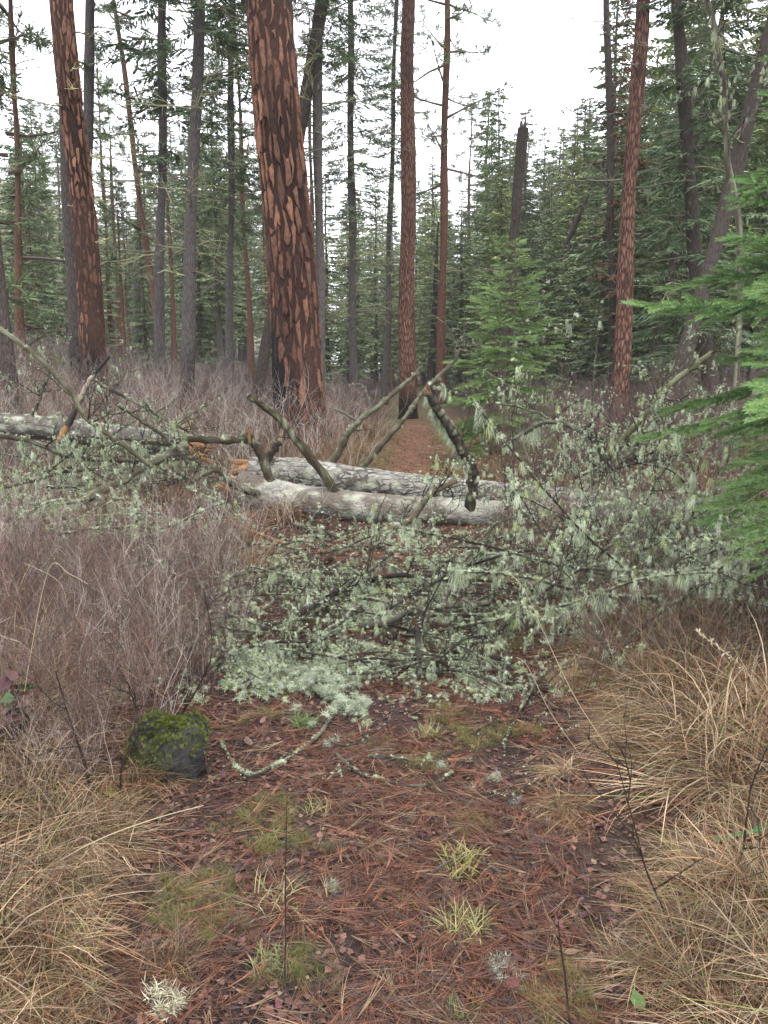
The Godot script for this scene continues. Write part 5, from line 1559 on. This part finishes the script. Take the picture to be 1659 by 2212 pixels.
func small_things() -> void:
	rng.seed = 801
	# mossy boulder
	var at := G(372, 1660)
	var t := thing("boulder", "dark boulder capped with yellow-green moss in the left grass", "boulder", at)
	var g := Geo.new()
	var mi := [Inst.new(), Inst.new()]
	var nu := 40
	var nv := 26
	for j in nv + 1:
		for i in nu + 1:
			var a := TAU * i / nu
			var b := PI * j / nv
			var d := Vector3(sin(b) * cos(a), cos(b), sin(b) * sin(a))
			var w := fn.get_noise_3d(d.x * 60.0, d.y * 60.0, d.z * 60.0)
			var w2 := fn.get_noise_3d(d.x * 200.0, d.y * 200.0, d.z * 200.0)
			var r := 1.0 + w * 0.45 + w2 * 0.10
			var q := Vector3(d.x * 0.15, d.y * 0.15 + 0.05, d.z * 0.14) * r
			g.v.append(q)
			g.n.append(d)
			g.uv.append(Vector2(i, j) * 0.1)
			g.c.append(Color(0.034, 0.033, 0.031) * (1.0 + w2 * 1.0))
			if i < nu and d.y > -0.5 and (d.y * 0.5 - d.x * 0.85 + w * 1.8 + w2 * 0.6 > -0.08):
				for k in 5: mi[k % 2].add(along(q + rv(0.012), d + rv(0.3), R(0, TAU), Vector3.ONE * R(0.006, 0.013)), Color(0.20, 0.23, 0.035).lerp(Color(0.07, 0.095, 0.025), R(0, 1)) * R(0.4, 1.15))
	for j in nv:
		for i in nu:
			var a := j * (nu + 1) + i
			var b := a + nu + 1
			g.ix.append_array(PackedInt32Array([a, b, a + 1, a + 1, b, b + 1]))
	part("stone", g.mesh(), M.rock, t)
	scatter("moss", tuft[2], M.lichen, mi[0], t)
	scatter("moss", tuft[3], M.lichen, mi[1], t)
	# lichen lumps on the trail
	var mint := Color(0.50, 0.56, 0.44)
	var rows := [
		["pale lichen lump lying mid-trail, left of the yellow grass tuft", [704, 1922], 0.055, Color(0.36, 0.40, 0.28)],
		["blue-green frilly lichen lump near the bottom of the trail", [1083, 2098], 0.065, Color(0.38, 0.48, 0.40)],
		["whitish lichen lump at the dry grass's edge, right side of the trail", [1113, 1735], 0.05, Color(0.55, 0.62, 0.55)],
		["antler-shaped cream lichen at the bottom left", [360, 2165], 0.075, Color(0.58, 0.56, 0.40)],
		["round lichen lump below the short lichened stick", [953, 1657], 0.045, mint],
		["paired lichen lump right of the curved stick", [1015, 1708], 0.045, Color(0.38, 0.42, 0.28)],
		["small lichen lump nearest the trail's right edge", [1066, 1680], 0.04, mint],
		["acid yellow-green wolf lichen at the foot of a dark stem, left", [228, 1722], 0.055, Color(0.42, 0.50, 0.08)],
		["lichen lump on the crooked stick's fork", [722, 1606], 0.06, mint],
		["lichen lump left of the green grass patch", [637, 1532], 0.055, mint],
		["lichen lump standing in the trail by the upright stick", [1020, 1420], 0.06, mint],
		["hanging lichen lump right of the upright stick", [1008, 1385], 0.075, Color(0.40, 0.48, 0.30)],
		["tiny lime green sprig right of the lichen lump, lower trail", [885, 1952], 0.04, Color(0.28, 0.36, 0.06)],
	]
	for r in rows: blob("lichen_lump", r[0], G(r[1][0], r[1][1], 0.004), r[2], rng.randi(), r[3], 9)
	# green and straw tufts in the trail
	grass_tuft("bright green grass tuft left of centre on the lower trail", G(590, 1818), 46, 0.055, Color(0.09, 0.19, 0.06), Color(0.14, 0.24, 0.07))
	grass_tuft("wide green grass patch below the big lichen heap", G(660, 1570), 150, 0.075, Color(0.08, 0.16, 0.05), Color(0.14, 0.21, 0.07))
	grass_tuft("yellow-green tuft right of the thin upright stem", G(690, 1752), 44, 0.06, Color(0.24, 0.26, 0.08), Color(0.34, 0.30, 0.13))
	grass_tuft("tiny green fern-like tuft on the left trail edge", G(468, 1952), 34, 0.04, Color(0.09, 0.17, 0.07), Color(0.12, 0.20, 0.08))
	grass_tuft("straw-yellow tuft under the grey arched twig", G(1000, 1880), 150, 0.09, Color(0.32, 0.26, 0.11), Color(0.20, 0.23, 0.07))
	grass_tuft("straw and green tuft below the arched twig's tuft", G(1000, 2010), 130, 0.085, Color(0.33, 0.28, 0.12), Color(0.18, 0.22, 0.07))
	grass_tuft("straw tuft with long bent blades near the thin stem's foot", G(585, 1960), 60, 0.10, Color(0.36, 0.30, 0.17), Color(0.16, 0.22, 0.08))
	grass_tuft("green tuft at the foot of the thin upright stem", G(585, 2085), 70, 0.06, Color(0.10, 0.17, 0.06), Color(0.2, 0.22, 0.09))
	grass_tuft("pale green blades in the straw at the lower left corner", G(120, 2120), 50, 0.14, Color(0.30, 0.32, 0.10), Color(0.2, 0.25, 0.08))
	grass_tuft("green patch at the bottom edge right of centre", G(1000, 2195), 90, 0.05, Color(0.09, 0.16, 0.05), Color(0.16, 0.2, 0.08))
	grass_tuft("yellowed tuft at the trail's middle between lichened sticks", G(930, 1590), 110, 0.07, Color(0.30, 0.26, 0.12), Color(0.17, 0.2, 0.07))
	grass_tuft("green blades at the fir's foot on the right edge", G(1580, 1590), 90, 0.12, Color(0.06, 0.15, 0.05), Color(0.12, 0.2, 0.06))
	# single fallen leaves
	var leaves := [
		["pinkish red fallen leaf beside the small grey twig", [538, 1866], 0.05, Color(0.24, 0.085, 0.085)],
		["dull red leaf just below the pinkish red one", [515, 1900], 0.04, Color(0.30, 0.11, 0.09)],
		["brown curled leaf lying left of the crooked stick's middle", [535, 1605], 0.07, Color(0.24, 0.16, 0.12)],
		["pale pink leaf left of the green grass patch", [568, 1558], 0.04, Color(0.40, 0.20, 0.19)],
		["dark purple leaf on the lower right trail edge", [1262, 1950], 0.035, Color(0.07, 0.04, 0.05)],
		["rosy leaf with a pale rim at the lower right", [1205, 1998], 0.045, Color(0.36, 0.17, 0.15)],
		["wine-red leaf beside the blue-green lichen lump", [1108, 2125], 0.05, Color(0.20, 0.07, 0.07)],
		["tan oval leaf at the trail's lower right", [1235, 2060], 0.05, Color(0.34, 0.22, 0.14)],
		["bright green leaf blade at the bottom right", [1378, 2165], 0.06, Color(0.16, 0.34, 0.09)],
		["purplish leaf beside the boulder's right foot", [480, 1675], 0.04, Color(0.16, 0.08, 0.10)],
		["dark brown leaf right of the arched grey twig", [1100, 1863], 0.045, Color(0.08, 0.045, 0.04)],
	]
	for r in leaves:
		var o := part("fallen_leaf", leaf_shape(r[2] * 0.8, r[2] * 0.24, r[3] * 0.55, R(0.1, 0.7)), M.leaf, self)
		o.position = G(r[1][0], r[1][1], 0.016)
		o.rotation = Vector3(R(-0.3, 0.3), R(0, TAU), R(-0.4, 0.4))
		tag(o, r[0], "leaf")
	# holly-like leaves at the left edge
	rng.seed = 815
	t = thing("oregon_grape", "burgundy and green holly-like plant at the left edge", "plant", G(18, 1640))
	for i in 6:
		var a := R(-1.4, 1.4)
		var tip := Vector3(R(-0.10, 0.13), R(0.14, 0.36), R(-0.10, 0.12))
		g = Geo.new()
		g.tube(PackedVector3Array([Vector3(R(-0.03, 0.03), 0, 0), tip * 0.5 + Vector3(0, 0.04, 0), tip]), PackedFloat32Array([0.003, 0.003, 0.002]), 5, Color(0.12, 0.07, 0.05), Color(0.14, 0.08, 0.06))
		part("stem", g.mesh(), M.plain, t)
		for k in 5:
			var c := Color(0.07, 0.03, 0.033).lerp(Color(0.13, 0.075, 0.065), R(0, 1))
			if R(0, 1) < 0.3: c = Color(0.045, 0.085, 0.03)
			var o := part("leaf", leaf_shape(0.075, 0.024, c, R(-0.1, 0.3)), M.leaf, t)
			o.position = tip * (0.55 + 0.1 * k) + rv(0.025)
			o.rotation = Vector3(R(-0.7, 0.7), R(0, TAU), R(-0.5, 0.5))
	# thin stems in the foreground
	var stems := [
		["thinnest dark upright stem standing in the lower trail", [[615, 2135], [617, 2000], [617, 1880], [620, 1690]], 0.0022, 0],
		["dark stem cut short at the bottom, right of centre", [[1232, 2230], [1222, 2120], [1210, 2040], [1206, 1990]], 0.0035, 0],
		["dark leafless stem leaning left, rising from the left straw", [[205, 1742], [180, 1640], [152, 1560], [120, 1450]], 0.006, 5],
		["dark twiggy stem right of the leaning one, left straw", [[262, 1740], [264, 1650], [300, 1580], [278, 1480]], 0.004, 6],
		["tall reddish bare shoot with fine twigs above the boulder", [[355, 1600], [430, 1480], [458, 1400], [440, 1270]], 0.0045, 8],
		["bare brown forked stem in the right dry grass", [[1455, 2010], [1400, 1890], [1375, 1800], [1330, 1640]], 0.0035, 6],
		["second bare brown stem right of the forked one", [[1560, 1940], [1600, 1850], [1612, 1780], [1622, 1690]], 0.0045, 4],
	]
	for r in stems:
		var p := []
		var b0 := G(r[1][0][0], r[1][0][1], -0.01)
		for q in r[1]: p.append(b0 if p.is_empty() else P(q[0], q[1], -b0.z))
		limb("leafless_shoot", r[0], p, r[2], r[2] * 0.4, {"bark": Color(0.10, 0.06, 0.05), "crust": -0.5, "lichen": 0.0, "sides": r[3], "side_len": 0.25, "category": "stem"})
	# long straw stalks
	var stalks := [
		["long straw stalk bent over at the top, left foreground", [[30, 1660], [60, 1450], [105, 1230], [150, 1240], [190, 1262]], 0.0015],
		["pale straw stalk slanting across the left brush", [[360, 1510], [290, 1462], [200, 1405]], 0.0025],
		["long pale stalk crossing low over the left straw", [[60, 1900], [200, 1820], [330, 1770], [440, 1740]], 0.0022],
		["tall twin-bent straw stalk at the trail's right edge", [[1330, 1640], [1250, 1520], [1190, 1400], [1130, 1270], [1085, 1230]], 0.0019],
		["straw stalk leaning left in the right dry grass", [[1260, 1640], [1190, 1540], [1140, 1440], [1115, 1420]], 0.0016],
		["feathery-headed straw stalk at the right edge", [[1690, 1530], [1640, 1480], [1580, 1420], [1500, 1360]], 0.003],
		["upright straw stalk in the left brush", [[140, 1400], [146, 1340], [130, 1260], [52, 1216]], 0.0022],
	]
	for r in stalks:
		var b0 := G(r[1][0][0], minf(r[1][0][1], 2100), 0.0)
		var p := PackedVector3Array()
		var raw := []
		for q in r[1]: raw.append(P(q[0], q[1], -b0.z) - b0)
		p = smooth_path(raw, 6)
		var rr := PackedFloat32Array()
		for i in p.size(): rr.append(r[2] * (1.0 - 0.6 * i / p.size()))
		g = Geo.new()
		g.tube(p, rr, 5, Color(0.36, 0.285, 0.17), Color(0.42, 0.35, 0.23), 1, 1, 0, false)
		t = thing("straw_stalk", r[0], "stalk", b0)
		part("stem", g.mesh(), M.grass, t)
		if r[0].begins_with("feathery"):
			g = Geo.new()
			for i in 60:
				var f := 0.6 + 0.4 * i / 60.0
				var q := p[int(f * (p.size() - 1))] + rv(0.004)
				g.blade(q, q + rv(0.02), rv(0.003), Color(0.5, 0.42, 0.3), Color(0.56, 0.48, 0.36))
			part("seed_head", g.mesh(), M.grass, t)
	# needle sprig in the right grass
	t = thing("fir_sprig", "green needled twig poking in at the right edge over the dry grass", "sprig", P(1700, 1785, 2.2))
	var si := Inst.new()
	for i in 6: si.add(along(Vector3(-0.035 * i, -0.010 * i + 0.02, 0), Vector3(-1, -0.3, 0.1), R(0, 1), Vector3(0.9, 1.1, 0.9) * (0.075 - 0.006 * i)), Color(0.10, 0.22, 0.10) * R(0.8, 1.1))
	scatter("needles", fir_twig, M.leaf, si, t)
	# cones
	for r in [["dark round pine cone in the debris left of the orange-scarred branch", [700, 1214]], ["dark pine cone under the right tangle's lichen", [1449, 1338]]]:
		var o := thing("pine_cone", r[0], "cone", G(r[1][0], r[1][1], 0.03))
		g = Geo.new()
		for i in 90:
			var f := i / 90.0
			var a := i * 2.4
			var rad := 0.038 * sin(PI * (0.12 + 0.8 * f))
			var d := Vector3(cos(a), 0.5, sin(a)).normalized()
			var q := Vector3(0, 0.10 * f - 0.03, 0)
			g.blade(q, q + d * (rad + 0.012), Vector3(-sin(a), 0, cos(a)) * 0.010, Color(0.05, 0.03, 0.025), Color(0.12, 0.07, 0.05))
		part("scales", g.mesh(), M.plain, o)
		g = Geo.new()
		g.tube(PackedVector3Array([Vector3(0, -0.035, 0), Vector3(0, 0.02, 0), Vector3(0, 0.07, 0)]), PackedFloat32Array([0.012, 0.022, 0.006]), 8, Color(0.04, 0.025, 0.02), Color(0.04, 0.025, 0.02))
		part("core", g.mesh(), M.plain, o)
		o.rotation = Vector3(1.2, R(0, 3), 0.4)
